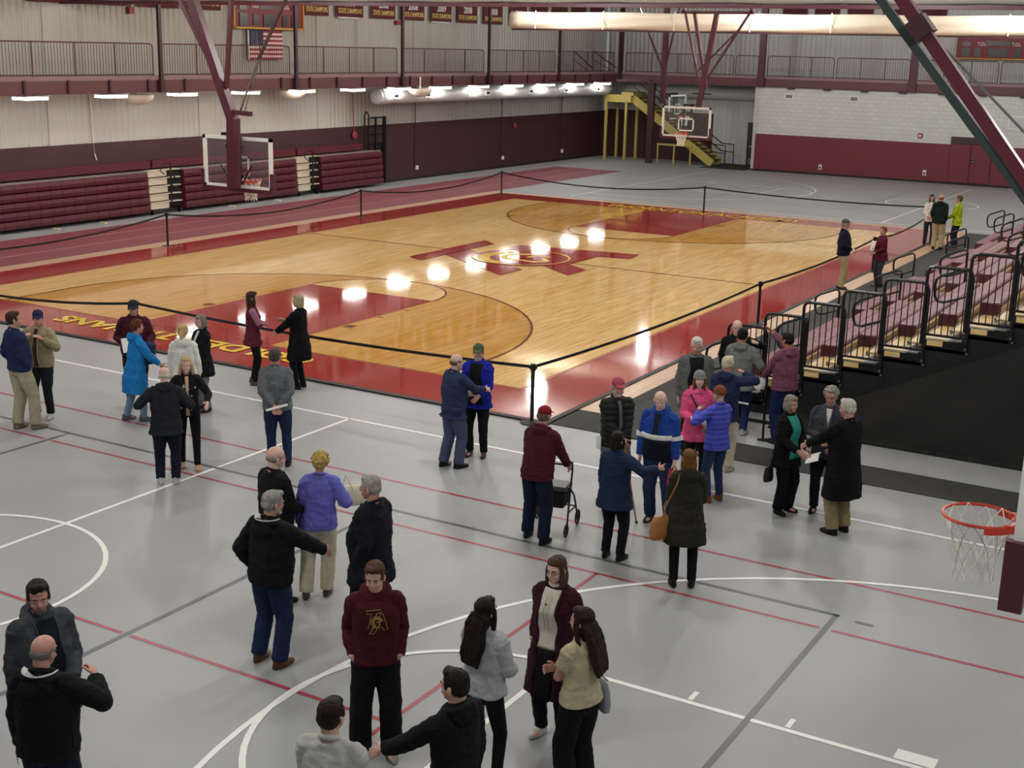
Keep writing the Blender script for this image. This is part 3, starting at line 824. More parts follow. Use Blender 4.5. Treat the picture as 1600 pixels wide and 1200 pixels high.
# ================================================================== MAIN BLEACHERS (right)
mbl = thing('open_bleachers', 'opened telescopic bleachers with mauve seats and black rails on the right', 'bleachers', (0, 0, 0))
NX = 10; TW = .635; TR = .26; X0 = 3.46; Z0 = .35; Y0 = 1.0; Y1 = 26.6
SEC = [(2.15, 7.2), (8.45, 13.65), (14.95, 19.6), (20.95, 25.6)]
AIS = [(Y0+.06, 2.1), (7.25, 8.4), (13.7, 14.9), (19.65, 20.9), (25.65, Y1-.05)]
for k in range(NX):
    x = X0+TW*k; z = Z0+TR*k
    q = MB()
    q.mi = 0; q.box2((x+.02, Y0+.02, z-.03), (x+.37, Y1, z))
    q.mi = 1; q.box2((x+.37, Y0+.02, z-.035), (x+TW+.03, Y1, z-.002))
    q.mi = 2; q.box2((x-.02, Y0+.02, z-.2), (x+.02, Y1, z+.004))
    q.build('deck', [MT['ply'], MT['grey_deck'], MT['steel_dark']], mbl)
    for a, b in SEC:
        q = MB(); n = round((b-a)/.46)
        q.mi = 0
        for j in range(n):
            u0, u1 = a+(b-a)*j/n+.006, a+(b-a)*(j+1)/n-.006
            q.loft([[(x-.04, u, z+.02), (x-.045, u, z+.17), (x-.02, u, z+.2), (x+.1, u, z+.19), (x+.24, u, z+.205), (x+.26, u, z+.18), (x+.25, u, z+.02)] for u in (u0, u1)])
        q.mi = 1; q.box2((x-.03, a-.02, z+.0), (x+.24, a, z+.18)); q.box2((x-.03, b, z+0), (x+.24, b+.02, z+.18))
        q.mi = 2; q.box2((x+.25, a+.05, z+.02), (x+.3, b-.05, z+.12))
        q.build('seat_row', [MT['seat'], MT['seat_side'], MT['ply']], mbl)
for k in range(NX):
    x = X0+TW*k; z = Z0+TR*k
    for a, b in AIS:
        q = MB(); q.mi = 0; q.box2((x-.27, a+.12, z-.16), (x-.02, b-.12, z-.13)); q.mi = 1; q.box2((x-.28, a+.12, z-.13), (x-.25, b-.12, z-.2))
        q.build('aisle_step', [MT['ply'], MT['grey_deck']], mbl)
# dark structure below and end closure
q = MB()
for k in range(NX):
    x = X0+TW*k; z = Z0+TR*k
    q.box2((x, Y0+.02, 0 if k < 1 else z-.5), (x+.04, Y1, z-.02))
    q.box2((x+.01, Y0, 0), (x+TW+.01, Y0+.04, z-.2))
    q.box2((x+.01, Y1-.04, 0), (x+TW+.01, Y1, z-.1))
q.box2((X0+TW*NX, Y0, 0), (X0+TW*NX+.05, Y1, Z0+TR*NX))
q.build('understructure', MT['black_matte'], mbl)
for k in range(NX):
    x = X0+TW*k; z = Z0+TR*k
    q = MB(); q.mi = 0; q.box2((x+.02, Y0-.05, z-.13), (x+TW+.02, Y0+.01, z-.01)); q.mi = 1; q.box2((x+.08, Y0-.065, z-.1), (x+.32, Y0-.05, z-.02))
    q.mi = 2
    q.box((x+.03, Y0-.06, z-.36), (.03, .03, .03)); q.box((x+.06, Y0-.06, z-.42), (.03, .03, .03))
    q.build('end_beam', [MT['black'], MT['ply'], MT['metal']], mbl)
def end_rail(y, k, parent):
    x = X0+TW*k-.02; z = Z0+TR*k; Wd = .68; H = 1.12; r = .026
    q = MB()
    q.tube([(x, y, z-.1), (x, y, z+H-.08), (x+.03, y, z+H-.02), (x+.1, y, z+H), (x+Wd-.1, y, z+H), (x+Wd-.03, y, z+H-.03), (x+Wd, y, z+H-.12), (x+Wd, y, z-.05)], r, 8)
    q.tube([(x, y, z+.06), (x+Wd, y, z+.06)], r*.8, 6)
    q.box((x+Wd-.02, y, z-.06), (.09, .07, .16))
    o = q.build('end_rail', MT['black'], parent, smooth=False)
    q = MB()
    for i in range(1, 7): q.box((x+Wd*i/7, y, z+H/2+.03), (.014, .014, H-.06))
    q.build('bars', MT['black'], o)
for k in range(NX): end_rail(Y0-.02, k, mbl)
for k in range(3, NX): end_rail(Y1, k, mbl)
def handrail(x, y, zt, zb):
    q = MB(); r = .024
    q.tube([(x, y, zb), (x, y, zt-.06), (x-.03, y, zt-.01), (x-.09, y, zt-.01), (x-.42, y, zt-.15), (x-.5, y, zt-.22), (x-.52, y, zt-.32), (x-.5, y, zt-.5), (x-.46, y, zt-.57), (x-.36, y, zt-.58), (x, y, zt-.44)], r, 8)
    q.box((x, y, zb+.03), (.12, .1, .05))
    q.build('aisle_handrail', MT['black'], mbl)
for ya in (1.75, 7.85, 14.25, 20.25, 26.0):
    for j in range(5):
        x = 3.28+1.27*j; k = 2*j
        z = Z0+TR*k
        handrail(x, ya, z+.68+.03*j, max(0, z-.24))
for k in range(NX):
    pass
for a, b in SEC:      # white row number decals on the first rows
    for k in (0, 1, 2, 3, 4):
        q = MB(); q.box((X0+TW*k-.05, a+.2, Z0+TR*k+.12), (.012, .12, .08)); q.build('row_tag', MT['white'], mbl)
# black skirt fabric
q = MB(); n, m_ = 40, 12
vs = []
for i in range(n+1):
    u = i/n; x = 4.55+u*(10.0-4.55); top = .02+u*2.62
    for j in range(m_+1):
        v_ = j/m_
        y = .3+.42*v_+.06*math.sin(u*9+v_*4)*v_*(1-v_)*4*u+.03*math.sin(u*23-v_*6)*v_*(1-v_)*4
        vs.append((x, y, top*v_+.0))
base = len(vs)
vs += [(p[0], p[1]+.02, p[2]) for p in vs]
fs = []
for i in range(n):
    for j in range(m_):
        a = i*(m_+1)+j; b = (i+1)*(m_+1)+j
        fs += [(a, b, b+1, a+1), (base+a, base+a+1, base+b+1, base+b)]
q.add(vs, fs); q.build('fabric_skirt', MT['fabric_black'], mbl, smooth=True)
q = MB(); q.box2((3.5, .42, 0), (4.9, .5, .04)); q.box2((4.5, .22, 0), (10, .3, .03)); q.tube([(4.55, .26, .03), (10, .26, .03)], .03, 6); q.build('skirt_hem', MT['black_matte'], mbl)
q = MB()
q.tube([(4.68, -.5, .01), (4.68, -.5, 1.1)], .02, 6); q.box((4.68, -.5, .015), (.14, .1, .03))
tag(q.build('rail_post', MT['black']), 'thin black post standing on grey floor behind woman in teal shirt', 'post')

# mats and tan boards beside the court
q = MB(); q.box2((1.48, -.6, 0), (1.92, 27.4, .012)); tag(q.build('floor_cover', MT['tan']), 'tan wooden floor boards between red court border and black mat', 'floor cover')
q = MB(); q.box2((1.92, -.6, 0), (3.4, 27.4, .014)); q.box2((3.4, -.6, 0), (3.9, .9, .014)); tag(q.build('floor_mat', MT['mat_black']), 'black rubber mat running along the front of the open bleachers', 'mat')
q = MB(); q.box2((1.5, -1.62, 0), (3.0, -.6, .012)); q.box2((3.0, -1.62, 0), (4.24, -.6, .012))
tag(q.build('floor_mat', MT['mat_black']), 'black rubber mat at near corner of the court beside the post', 'mat')
q = MB(); q.box2((4.25, -1.73, 0), (8.72, -.87, .01)); tag(q.build('floor_mat', MT['mat_black']), 'long black mat strip on grey floor in front of the black skirt', 'mat')

# ================================================================== HOOPS
def hoop(loc, rz, label, bars, net_r=.006, padcol=None, scale_pad=1):
    t = thing('basketball_hoop', label, 'basketball hoop', loc, rz, None)
    Mi = (Matrix.Translation(Vector(loc)) @ Matrix.Rotation(rz, 4, 'Z')).inverted()
    w2, h0, h1 = .93, 2.9, 3.97
    q = MB(); q.box2((-w2+.04, -.008, h0+.04), (w2-.04, .008, h1-.04)); q.build('backboard_glass', MT['glass'], t)
    q = MB()
    q.box2((-w2, -.03, h0), (w2, .03, h0+.07)); q.box2((-w2, -.03, h1-.07), (w2, .03, h1))
    q.box2((-w2, -.03, h0), (-w2+.07, .03, h1)); q.box2((w2-.07, -.03, h0), (w2, .03, h1)); q.build('backboard_frame', MT['white'], t)
    q = MB()
    for a, b in (((-.305, 3.12), (.305, 3.17)), ((-.305, 3.53), (.305, 3.58)), ((-.305, 3.12), (-.255, 3.58)), ((.255, 3.12), (.305, 3.58))):
        q.box2((a[0], .008, a[1]), (b[0], .014, b[1]))
    q.build('target_square', MT['white'], t)
    q = MB()
    prof = lambda: None
    q.box2((-w2-.03, -.06, h0-.06), (w2+.03, .06, h0+.02))
    for s in (-1, 1):
        xs = sorted((s*(w2-.02), s*(w2+.04)))
        q.loft([[(xs[0], -.065, zz_), (xs[1], -.065, zz_), (xs[1], .065, zz_), (xs[0], .065, zz_)] for zz_ in (h0-.06, h0+.3, h0+.36)])
    q.build('edge_padding', MT['steel_maroon'], t)
    rc_ = .38; R_ = .2286; zr = 3.05
    q = MB()
    q.tube([(R_*math.cos(a), rc_+R_*math.sin(a), zr) for a in np.linspace(0, 2*PI, 33)[:-1]], .011, 8, True)
    # breakaway bracket and flange
    q.box2((-.09, .015, zr-.12), (.09, .03, zr+.04)); q.bar((-.08, .02, zr-.03), (-.13, rc_-.17, zr-.01), .02, .05); q.bar((.08, .02, zr-.03), (.13, rc_-.17, zr-.01), .02, .05)
    q.box2((-.08, .02, zr-.05), (.08, .17, zr-.005))
    fl_ = []
    for zz_ in (zr-.045, zr+.0):
        fl_.append([((R_+.012)*math.cos(a), rc_+(R_+.012)*math.sin(a), zz_) for a in np.linspace(-PI*.9, -PI*.1, 15)]+[((R_-.002)*math.cos(a), rc_+(R_-.002)*math.sin(a), zz_) for a in np.linspace(-PI*.1, -PI*.9, 15)])
    q.loft(fl_)
    q.build('rim', MT['orange'], t, smooth=False)
    q = MB(); lv = [(0, R_-.005), (.07, .2), (.16, .16), (.25, .135), (.34, .12), (.42, .125)]
    N = 12
    for k in range(N):
        for s in (1, -1):
            pts = []
            for i, (dz, rr) in enumerate(lv):
                a = 2*PI*(k+s*.5*i)/N+.05*math.sin(k*3+i)
                pts.append((rr*math.cos(a), rc_+rr*math.sin(a), zr-dz-.012*math.sin(k*5+i*2)))
            q.tube(pts, net_r, 4, caps=False)
    q.build('net', MT['net'], t)
    q = MB()
    for s in (-.14, .14): q.box2((s-.025, -.14, 3.0), (s+.025, -.06, 4.05))
    q.box2((-.2, -.14, 3.15), (.2, -.04, 3.2)); q.box2((-.2, -.14, 3.75), (.2, -.04, 3.8)); q.box2((-.18, -.28, 4.0), (.18, -.1, 4.06))
    for s in (-.16, .16): q.bar((s, -.05, 3.0), (s*2.6, -.05, 3.4), .025, .025)
    q.build('board_bracket', MT['black'], t)
    for nm, m_, a, b, wd in bars:
        q = MB(); a_ = Mi@Vector(a); b_ = Mi@Vector(b)
        if nm == 'cable': q.tube([a_, b_], wd, 6)
        else: q.bar(a_, b_, wd, wd)
        q.build(nm, MT[m_], t)
    return t
ly = .95
hoop((-7.62, 1.22, 0), 0, 'near glass basketball hoop hung from a bent maroon mast at left', [
    ('mast', 'steel_maroon', (-7.5, ly, 2.95), (-7.46, ly, 4.35), .2), ('mast', 'steel_maroon', (-7.46, ly, 4.3), (-9.19, ly-.13, 8.68), .18),
    ('brace', 'steel_maroon', (-7.75, ly, 5.05), (-10.1, ly, 8.68), .09), ('brace', 'steel_maroon', (-7.62, ly, 4.95), (-7.17, ly, 8.68), .08),
    ('brace_arm', 'steel_maroon', (-7.45, ly, 4.48), (-6.98, ly, 4.46), .09),
    ('cable', 'metal', (-7.27, ly, 4.5), (-6.75, ly, 5.55), .025), ('brace', 'steel_dark', (-6.76, ly, 5.52), (-5.75, ly, 7.1), .05),
    ('cable', 'metal', (-7.15, ly, 4.5), (-6.7, ly, 5.6), .012), ('mast', 'steel_maroon', (-7.3, ly-.05, 2.95), (-7.3, ly-.05, 4.1), .04),
], .009)
yf = 24.75
hoop((-7.53, 24.38, 0), PI, 'far glass basketball hoop under V shaped maroon masts below cream curtain', [
    ('mast', 'steel_maroon', (-7.25, yf, 3.9), (-7.1, yf, 4.9), .17), ('mast', 'steel_maroon', (-7.15, yf, 4.6), (-6.75, yf, 7.2), .15),
    ('brace', 'steel_maroon', (-7.2, yf, 4.55), (-7.95, yf, 7.2), .07), ('brace', 'steel_maroon', (-7.0, yf, 4.6), (-7.6, yf, 7.2), .1),
    ('brace', 'steel_maroon', (-6.95, yf, 5.0), (-5.55, yf, 7.2), .07), ('brace', 'steel_maroon', (-7.35, yf, 5.2), (-5.95, yf, 6.6), .05),
    ('brace_arm', 'black', (-7.5, yf, 4.43), (-6.8, yf, 4.43), .05), ('header', 'steel_maroon', (-8.1, yf, 7.2), (-5.4, yf, 7.2), .1), ('header_post', 'steel_maroon', (-8.0, yf, 7.2), (-8.0, yf, 8.68), .1), ('header_post', 'steel_maroon', (-5.5, yf, 7.2), (-5.5, yf, 8.68), .1),
], .009)
hoop((-12.9, 35.86, 0), -PI/2, 'small distant glass hoop of the far cross court facing right', [
    ('mast', 'steel_maroon', (-13.2, 34.9, 3.6), (-13.2, 34.9, 8.68), .2), ('brace', 'steel_maroon', (-13.2, 34.9, 4.9), (-14.6, 34.9, 7.8), .07),
    ('brace', 'steel_maroon', (-13.2, 34.9, 4.9), (-12.6, 34.9, 7.8), .07), ('brace_arm', 'black', (-13.2, 34.9, 4.0), (-12.95, 35.9, 4.0), .1),
], .009)
hy = -11.1
hoop((10.18, -11.1, 0), PI/2, 'nearest orange rim and net with maroon padded backboard cut off at right edge', [
    ('mast', 'steel_maroon', (7.85, hy, 7.67), (10.85, hy, 3.92), .075), ('strap', 'green_belt', (7.85, hy, 7.42), (10.9, hy, 3.85), .05),
    ('hinge', 'steel_dark', (9.09, hy-.02, 6.12), (9.17, hy-.02, 6.02), .12), ('cable', 'metal', (9.2, hy+.1, 6.0), (10.4, hy+.1, 4.9), .008), ('brace_arm', 'steel_maroon', (10.3, hy, 3.9), (10.8, hy, 4.0), .1),
    ('mast', 'steel_maroon', (10.45, hy, 2.98), (10.45, hy, 4.1), .12),
], .0045)

# ================================================================== STANCHIONS AND BELTS
st0 = thing('belt_stanchion', 'black belt stanchion on the red corner of the court nearest the camera', 'stanchion', (1.21, -1.74, 0), 0, None)
q = MB(); q.loft([[(rr*math.cos(2*PI*k/28), rr*math.sin(2*PI*k/28), zz_) for k in range(28)] for zz_, rr in ((.0, .185), (.012, .19), (.02, .18), (.03, .06), (.045, .036))]); q.build('base', MT['black_rubber'], st0)
q = MB(); q.tube([(0, 0, .03), (0, 0, .9)], .032, 14); q.build('post', MT['black'], st0, smooth=False)
q = MB(); q.tube([(0, 0, .86), (0, 0, .88), (0, 0, .98), (0, 0, .99)], [.034, .043, .043, .036], 14)
for a in range(4): q.box((.045*math.cos(a*PI/2), .045*math.sin(a*PI/2), .93), (.03, .05, .06) if a % 2 == 0 else (.05, .03, .06))
q.build('belt_head', MT['black'], st0)
SP = [(-7.6, -1.78, 'behind the man in maroon with black cap'), (-16.65, -1.75, 'outside the left edge'), (-16.73, 8.17, 'left edge of court beside track, nearest the folded bleacher steps'), (-16.41, 17.07, 'left edge of court right of the near hoop'), (-16.36, 26.45, 'far left corner of the court'), (-7.63, 26.75, 'middle of far end of the court'), (1.1, 26.2, 'far right corner behind the dark green jacket man'), (1.5, 17.0, 'right side behind woman in maroon jacket'), (1.45, 8.01, 'right side of court by the bleacher rails')]
for x, y, l_ in SP:
    o = copy_tree(st0); o.location = (x, y, 0); o['label'] = 'black belt stanchion at '+l_ if l_.startswith(('left', 'far', 'middle', 'right')) else 'black belt stanchion '+l_
order = [(1.21, -1.74)]+[(p[0], p[1]) for p in SP]+[(1.21, -1.74)]
bl = ['across the near end from centre to corner', 'across the near end at the left', 'along the track at far left frame edge', 'along the track crossing under the near hoop', 'along the track up to far left corner', 'across far end left half', 'across far end right half', 'along right side at far corner', 'along right side behind the two people talking', 'along right side from bleacher rails to near corner']
for i in range(len(order)-1):
    a = Vector((*order[i], .935)); b = Vector((*order[i+1], .935))
    q = MB(); n = 24; Lh = (b-a).length
    sag = .035*Lh if i not in (3, 4) else .05*Lh
    sag = min(sag, .33)
    if i in (0, 9, 6, 7, 8): sag = .1
    if i == 7: sag = .2
    hz = (b-a).normalized(); sd = Vector((-hz.y, hz.x, 0))*.0025
    rings = []
    for k in range(n+1):
        u = k/n; p = a.lerp(b, u); p.z -= sag*4*u*(1-u)
        rings.append([p+sd+Vector((0, 0, .026)), p-sd+Vector((0, 0, .026)), p-sd-Vector((0, 0, .026)), p+sd-Vector((0, 0, .026))])
    q.loft(rings)
    tag(q.build('barrier_belt', MT['black']), 'black retractable belt '+bl[i], 'belt', 'barrier belts around the court')

# ================================================================== PEOPLE
SK = {'a': mat('skin_light', '#c49a8a', .55, spec=.3, var=.05, vscale=20), 'b': mat('skin_ruddy', '#ba8b7b', .55, spec=.3, var=.05, vscale=20), 'c': mat('skin_pale', '#cfab9c', .55, spec=.3, var=.05, vscale=20), 'd': mat('skin_tan', '#a9745a', .55, spec=.3, var=.05, vscale=20)}
HM = {}
def hairm(col):
    if col not in HM: HM[col] = mat('hair_'+col.lstrip('#'), col, .55, bump=.8, bscale=60, stretch=(1, 1, .15), var=.22, vscale=30, spec=.14)
    return HM[col]
MT['eye_white'] = mat('eye_white', '#b0a49c', .3); MT['iris'] = mat('iris_dark', '#2a1f1a', .3); MT['lip'] = mat('lip', '#8f4a45', .5)
MT['leather_tan'] = mat('leather_tan', '#a06a35', .5, bump=.2); MT['leather_black'] = mat('leather_black', '#131212', .4); MT['teeth'] = mat('teeth', '#e8e0d6', .3)
BAKE = []      # (object, parent, matrix, noise amplitude, noise kind, shear)
def raw(name, mb, m, parent, voxel, smooth_it=3, fold=0.0, kind='cloth', shear=(0, 0), k=1.0):
    me = bpy.data.meshes.new(name); me.from_pydata(mb.v, [], mb.f); me.update()
    me.materials.append(m)
    o = bpy.data.objects.new(name, me); COL.objects.link(o)
    r = o.modifiers.new('r', 'REMESH'); r.mode = 'VOXEL'; r.voxel_size = voxel; r.use_smooth_shade = True
    if smooth_it:
        s = o.modifiers.new('s', 'SMOOTH'); s.iterations = smooth_it; s.factor = .5
    o.parent = parent
    BAKE.append((o, fold, kind, shear, k, m))
    return o
def bake_all():
    dg = bpy.context.evaluated_depsgraph_get(); dg.update()
    new = []
    for o, fold, kind, shear, k, m in BAKE: new.append(bpy.data.meshes.new_from_object(o.evaluated_get(dg)))
    for (o, fold, kind, shear, k, m), me in zip(BAKE, new):
        n = len(me.vertices); co = np.empty(n*3, np.float32); me.vertices.foreach_get('co', co); co = co.reshape(-1, 3)
        if fold > 0:
            no = np.empty(n*3, np.float32); me.vertices.foreach_get('normal', no); no = no.reshape(-1, 3)
            sd = (hash(o.name) % 97)*1.7
            sd = sum(ord(ch)*(i+3) for i, ch in enumerate(o.name)) % 97*1.7
            if kind == 'puffer':
                d = fold*(np.abs(np.sin(co[:, 2]*PI/.075))**.5-.6)*1.3
            elif kind == 'hair':
                a = np.arctan2(co[:, 0], co[:, 1])
                d = fold*np.array([noise.noise(Vector((x*70, y*70, z*14+sd))) for x, y, z in co])
            else:
                d = fold*np.array([noise.noise(Vector((x*6+sd, y*6, z*10)))+.7*noise.noise(Vector((x*17+z*9, y*17+sd, z*24-x*8))) for x, y, z in co])
            if kind == 'cloth': d = np.maximum(d, -.005)
            co = co+no*d[:, None]
        zz_ = np.clip(co[:, 2], 0, None)/1.75
        co[:, 0] += shear[0]*zz_; co[:, 1] += shear[1]*zz_
        co *= k
        me.vertices.foreach_set('co', co.astype(np.float32).ravel())
        me.materials.clear(); me.materials.append(m)
        me.polygons.foreach_set('use_smooth', [True]*len(me.polygons))
        me.update()
        old = o.data; o.modifiers.clear(); o.data = me; bpy.data.meshes.remove(old)

def torso_table(sex, g, belly):
    if sex == 'm':
        T = [(.84, .15, .10, 0), (.92, .172*g, .115*g, 0), (1.0, .166*g, .11*g+belly*.6, belly*.5), (1.1, .162*g, .108*g+belly, belly*.7), (1.2, .172*g, .115*g+belly*.6, belly*.5),
             (1.3, .172*(.5+.5*g), .118*(.5+.5*g), .005), (1.38, .172*(.5+.5*g), .106, 0), (1.435, .142, .082, -.008), (1.475, .088, .068, -.012), (1.50, .062, .062, -.01)]
    else:
        T = [(.84, .15, .10, 0), (.92, .175*g, .12*g, -.005), (1.0, .165*g, .11*g+belly*.5, 0), (1.08, .145*g, .098*g+belly, belly*.6), (1.18, .150*g, .11*g+belly*.5, .005),
             (1.28, .155*(.5+.5*g), .124*(.5+.5*g), .018), (1.36, .152, .1, .005), (1.42, .13, .078, -.008), (1.465, .08, .062, -.012), (1.50, .054, .054, -.01)]
    return T
def tt(T, z):
    if z <= T[0][0]: return T[0][1:]
    for a, b in zip(T, T[1:]):
        if z <= b[0]:
            u = (z-a[0])/(b[0]-a[0]); return tuple(a[i]+(b[i]-a[i])*u for i in (1, 2, 3))
    return T[-1][1:]
def ring(a, b, y0, z, n=20, p=2.3):
    out = []
    for i in range(n):
        t_ = 2*PI*i/n; c_, s_ = math.cos(t_), math.sin(t_)
        out.append(Vector((a*math.copysign(abs(c_)**(2/p), c_), y0+b*math.copysign(abs(s_)**(2/p), s_), z)))
    return out
def ik(Sh, Tg, l1, l2, pole):
    d = Tg-Sh; D = d.length
    if D > (l1+l2)*.995: d = d*((l1+l2)*.995/D); D = d.length; Tg = Sh+d
    dn = d.normalized(); a = (l1*l1-l2*l2+D*D)/(2*D); h = math.sqrt(max(0, l1*l1-a*a))
    pv = pole-dn*pole.dot(dn)
    if pv.length < 1e-4: pv = Vector((0, -1, 0))
    return Sh+dn*a+pv.normalized()*h, Tg
def limb(mb, pts, rs, n=12, ends=True):
    """tapered tube with rounded ends"""
    P = [Vector(p) for p in pts]; out = []; R_ = []
    for i in range(len(P)-1):
        seg = (P[i+1]-P[i]); m_ = max(2, int(seg.length/.05))
        for j in range(m_):
            u = j/m_; out.append(P[i]+seg*u); R_.append(rs[i]+(rs[i+1]-rs[i])*u)
    out.append(P[-1]); R_.append(rs[-1])
    mb.tube(out, R_, n)
    for i, p in enumerate(P):
        if 0 < i < len(P)-1 or ends: mb.ell(p, (rs[i],)*3, n=n, m=6)

HANDS = {'down': (.235, .04, .80), 'pocket': (.182, .05, .925), 'front': (.10, .27, 1.02), 'low': (.06, .22, .90), 'behind': (.04, -.19, .96), 'fold': (-.06, .23, 1.15), 'chin': (.10, .22, 1.38), 'gesture': (.2, .40, 1.15), 'side': (.24, .12, .83)}
def hand(mb, W, d, nrm, side, curl, vox, point=False):
    """palm, four fingers and thumb; W wrist, d forearm direction, nrm palm normal"""
    d = d.normalized(); nrm = (nrm-d*nrm.dot(d)).normalized(); ac = d.cross(nrm)*side   # ac towards the thumb side
    R = Matrix((ac, d, nrm)).transposed()
    mb.ell(W+d*.045, (.038, .052, .017), R, 12, 8); mb.ell(W+d*.065, (.04, .035, .015), R, 12, 8); limb(mb, [W-d*.03, W+d*.03], [.027, .024], 10)
    ln = (.066, .076, .072, .056)
    for i in range(4):
        off = (.030-.020*i); b = W+d*.088+ac*off; cu = curl*(1+.08*i)
        if point: cu = .05 if i == 0 else 1.3
        p = [b-d*.02, b]; dd = Vector(d); a_ = ac*(.18-.12*i)
        dd = (dd+a_*.5).normalized()
        for j in range(3):
            ang = cu*(.45, .75, .55)[j]
            dd = (dd*math.cos(ang)+nrm*math.sin(ang)).normalized()
            if j: pass
            p.append(p[-1]+dd*ln[i]*(.45, .32, .25)[j])
        limb(mb, p, [.0095, .0095, .009, .0082, .0068], 8)
    b = W+d*.025+ac*.026
    td = (ac*.75+d*.62+nrm*.25).normalized()
    p1 = b+td*.038; td2 = (td*.6+d*.7+nrm*(.35*curl)).normalized(); p2 = p1+td2*.03; p3 = p2+(td2+nrm*.3*curl).normalized()*.024
    limb(mb, [b-td*.01, p1, p2, p3], [.0135, .0115, .0098, .008], 8)

def person(name, loc, hdg, H, label, sex='m', g=1.0, belly=.0, skin='a', R='down', L='down', curlR=.45, curlL=.45, pointR=False, pointL=False, lean=0, head=(0, 0), sway=(0, 0),
           top=None, bottom=None, shoes='#1c1a1a', hair=None, cap=None, vox=.012, stance=.11, stagger=0.0, glasses=False, beard=None, feet_open=8):
    """top: dict(col, hem, ease, kind, inner, inner_w, hood, hoodcol, collar, sleeve, sleevecol); head=(turn left deg, nod down deg)"""
    k = H/1.75
    root = thing('person', label, 'person', (loc[0], loc[1], 0.0), math.radians(hdg-90))
    sx, sy = sway
    T = torso_table(sex, g, belly)
    top = dict(dict(col='#333333', hem=.84, ease=.022, kind='jacket', inner=None, inner_w=.05, hood=False, hoodcol=None, collar=True, sleeve=1.0, sleevecol=None, fold=.012), **(top or {}))
    bottom = dict(dict(col='#20222a', ease=.018, hem=.05, hemr=.075, wide=0.0), **(bottom or {}))
    piv = Vector((0, 0, .95)); LM = Matrix.Rotation(-math.radians(lean), 4, 'X')
    U = Matrix.Translation(piv) @ LM @ Matrix.Translation(-piv)
    up_ = lambda p: U @ Vector(p)
    shx = .168 if sex == 'm' else .148
    SH = {1: up_((shx, -.005, 1.405)), -1: up_((-shx, -.005, 1.405))}
    joints = {}
    for s, hd, cu in ((1, R, curlR), (-1, L, curlL)):
        t_ = HANDS[hd] if isinstance(hd, str) else hd
        t_ = Vector((t_[0]*(s if isinstance(hd, str) else 1), t_[1], t_[2]))
        if isinstance(hd, str) and lean: pass
        pole = Vector((s*.55, -.75, -.35)) if t_.z < 1.5 else Vector((s*.8, -.1, -.5))
        if hd == 'pocket': pole = Vector((s*.3, -.85, -.3))
        if hd == 'behind': pole = Vector((s*1.0, -.25, 0))
        if hd == 'fold': pole = Vector((s*.9, -.2, -.6))
        E, Wr = ik(SH[s], t_, .285, .255, pole)
        joints[s] = (SH[s], E, Wr)
    HIP = {s: Vector((s*.09, 0, .9)) for s in (1, -1)}
    ANK = {s: Vector((s*stance, s*stagger, .085)) for s in (1, -1)}
    legs = {}
    for s in (1, -1):
        Kn, An = ik(HIP[s], ANK[s], .425, .405, Vector((s*.15, 1, 0))); legs[s] = (HIP[s], Kn, ANK[s])
    # ---------------- body (one continuous skin)
    b = MB()
    b.loft([[up_(p) for p in ring(a_-.006, b_-.006, y_, z_)] for z_, a_, b_, y_ in T])
    nb = up_((0, -.012, 1.47)); 
    turn, nod = head
    hc0 = Vector((0, .022, 1.632))
    HMx = Matrix.Translation(up_((0, -.004, 1.53))) @ Matrix.Rotation(math.radians(turn), 4, 'Z') @ Matrix.Rotation(-math.radians(nod+lean*.35), 4, 'X')
    hp = lambda x, y, z: HMx @ Vector((x, y+.012, z+.102))
    HR = HMx.to_3x3()
    fem = sex == 'f'
    b.ell(hp(0, -.012, .034), (.077, .096, .084), HR, 18, 12)
    b.ell(hp(0, .018, -.028), (.063, .072, .082), HR, 18, 12)
    b.ell(hp(0, .034, -.072), (.047 if not fem else .041, .046, .04), HR)
    b.ell(hp(0, .062, -.092), (.024, .022, .018), HR, 10, 6)
    b.ell(hp(0, .068, .026), (.052, .020, .013), HR)
    for s in (1, -1):
        b.ell(hp(s*.079, -.006, -.012), (.010, .021, .032), HR @ Matrix.Rotation(s*.25, 3, 'Z'), 10, 8)
        b.ell(hp(s*.038, .058, -.035), (.021, .022, .018), HR, 10, 6)
    b.ell(hp(0, .089, -.030), (.015, .019, .013), HR, 10, 6)
    b.tube([hp(0, .078, .015), hp(0, .094, -.012), hp(0, .101, -.026)], [.009, .011, .012], 8)
    b.ell(hp(0, .079, -.061), (.023, .014, .006), HR, 10, 6); b.ell(hp(0, .077, -.072), (.019, .013, .006), HR, 10, 6)
    nr = .052 if fem else .06
    b.tube([nb, up_((0, -.012, 1.51)), hp(0, -.025, -.07), hp(0, -.02, -.02)], [nr+.002, nr-.002, nr-.002, nr-.002], 14)
    ag = .5+.5*g
    for s, cu, pt in ((1, curlR, pointR), (-1, curlL, pointL)):
        S_, E, Wr = joints[s]
        limb(b, [S_, E, Wr], [.049*ag, .039*ag, .027], 12)
        d_ = (Wr-E).normalized()
        if (R if s > 0 else L) == 'pocket': d_ = (Vector((s*.09, .0, .80))-Wr).normalized()
        nrm = Vector((-s*.9, .1, 0)) if d_.z < -.6 else Vector((-s*.75, .1, -.45))
        if (R if s > 0 else L) == 'behind': nrm = Vector((0, -1, 0))
        if (R if s > 0 else L) == 'fold': nrm = Vector((0, -1, .1))
        hand(b, Wr, d_, nrm, s, cu, vox, pt)
    for s in (1, -1):
        Hp, Kn, An = legs[s]
        limb(b, [Hp, Kn, An], [.085*g, .055, .037], 12)
        b.ell(An+Vector((0, .05, -.045)), (.038, .11, .032))
    raw('body', b, SK[skin], root, min(vox*.75, .009), 2, 0, shear=(sx, sy), k=k)
    # ---------------- trousers
    q = MB(); e = bottom['ease']*.7
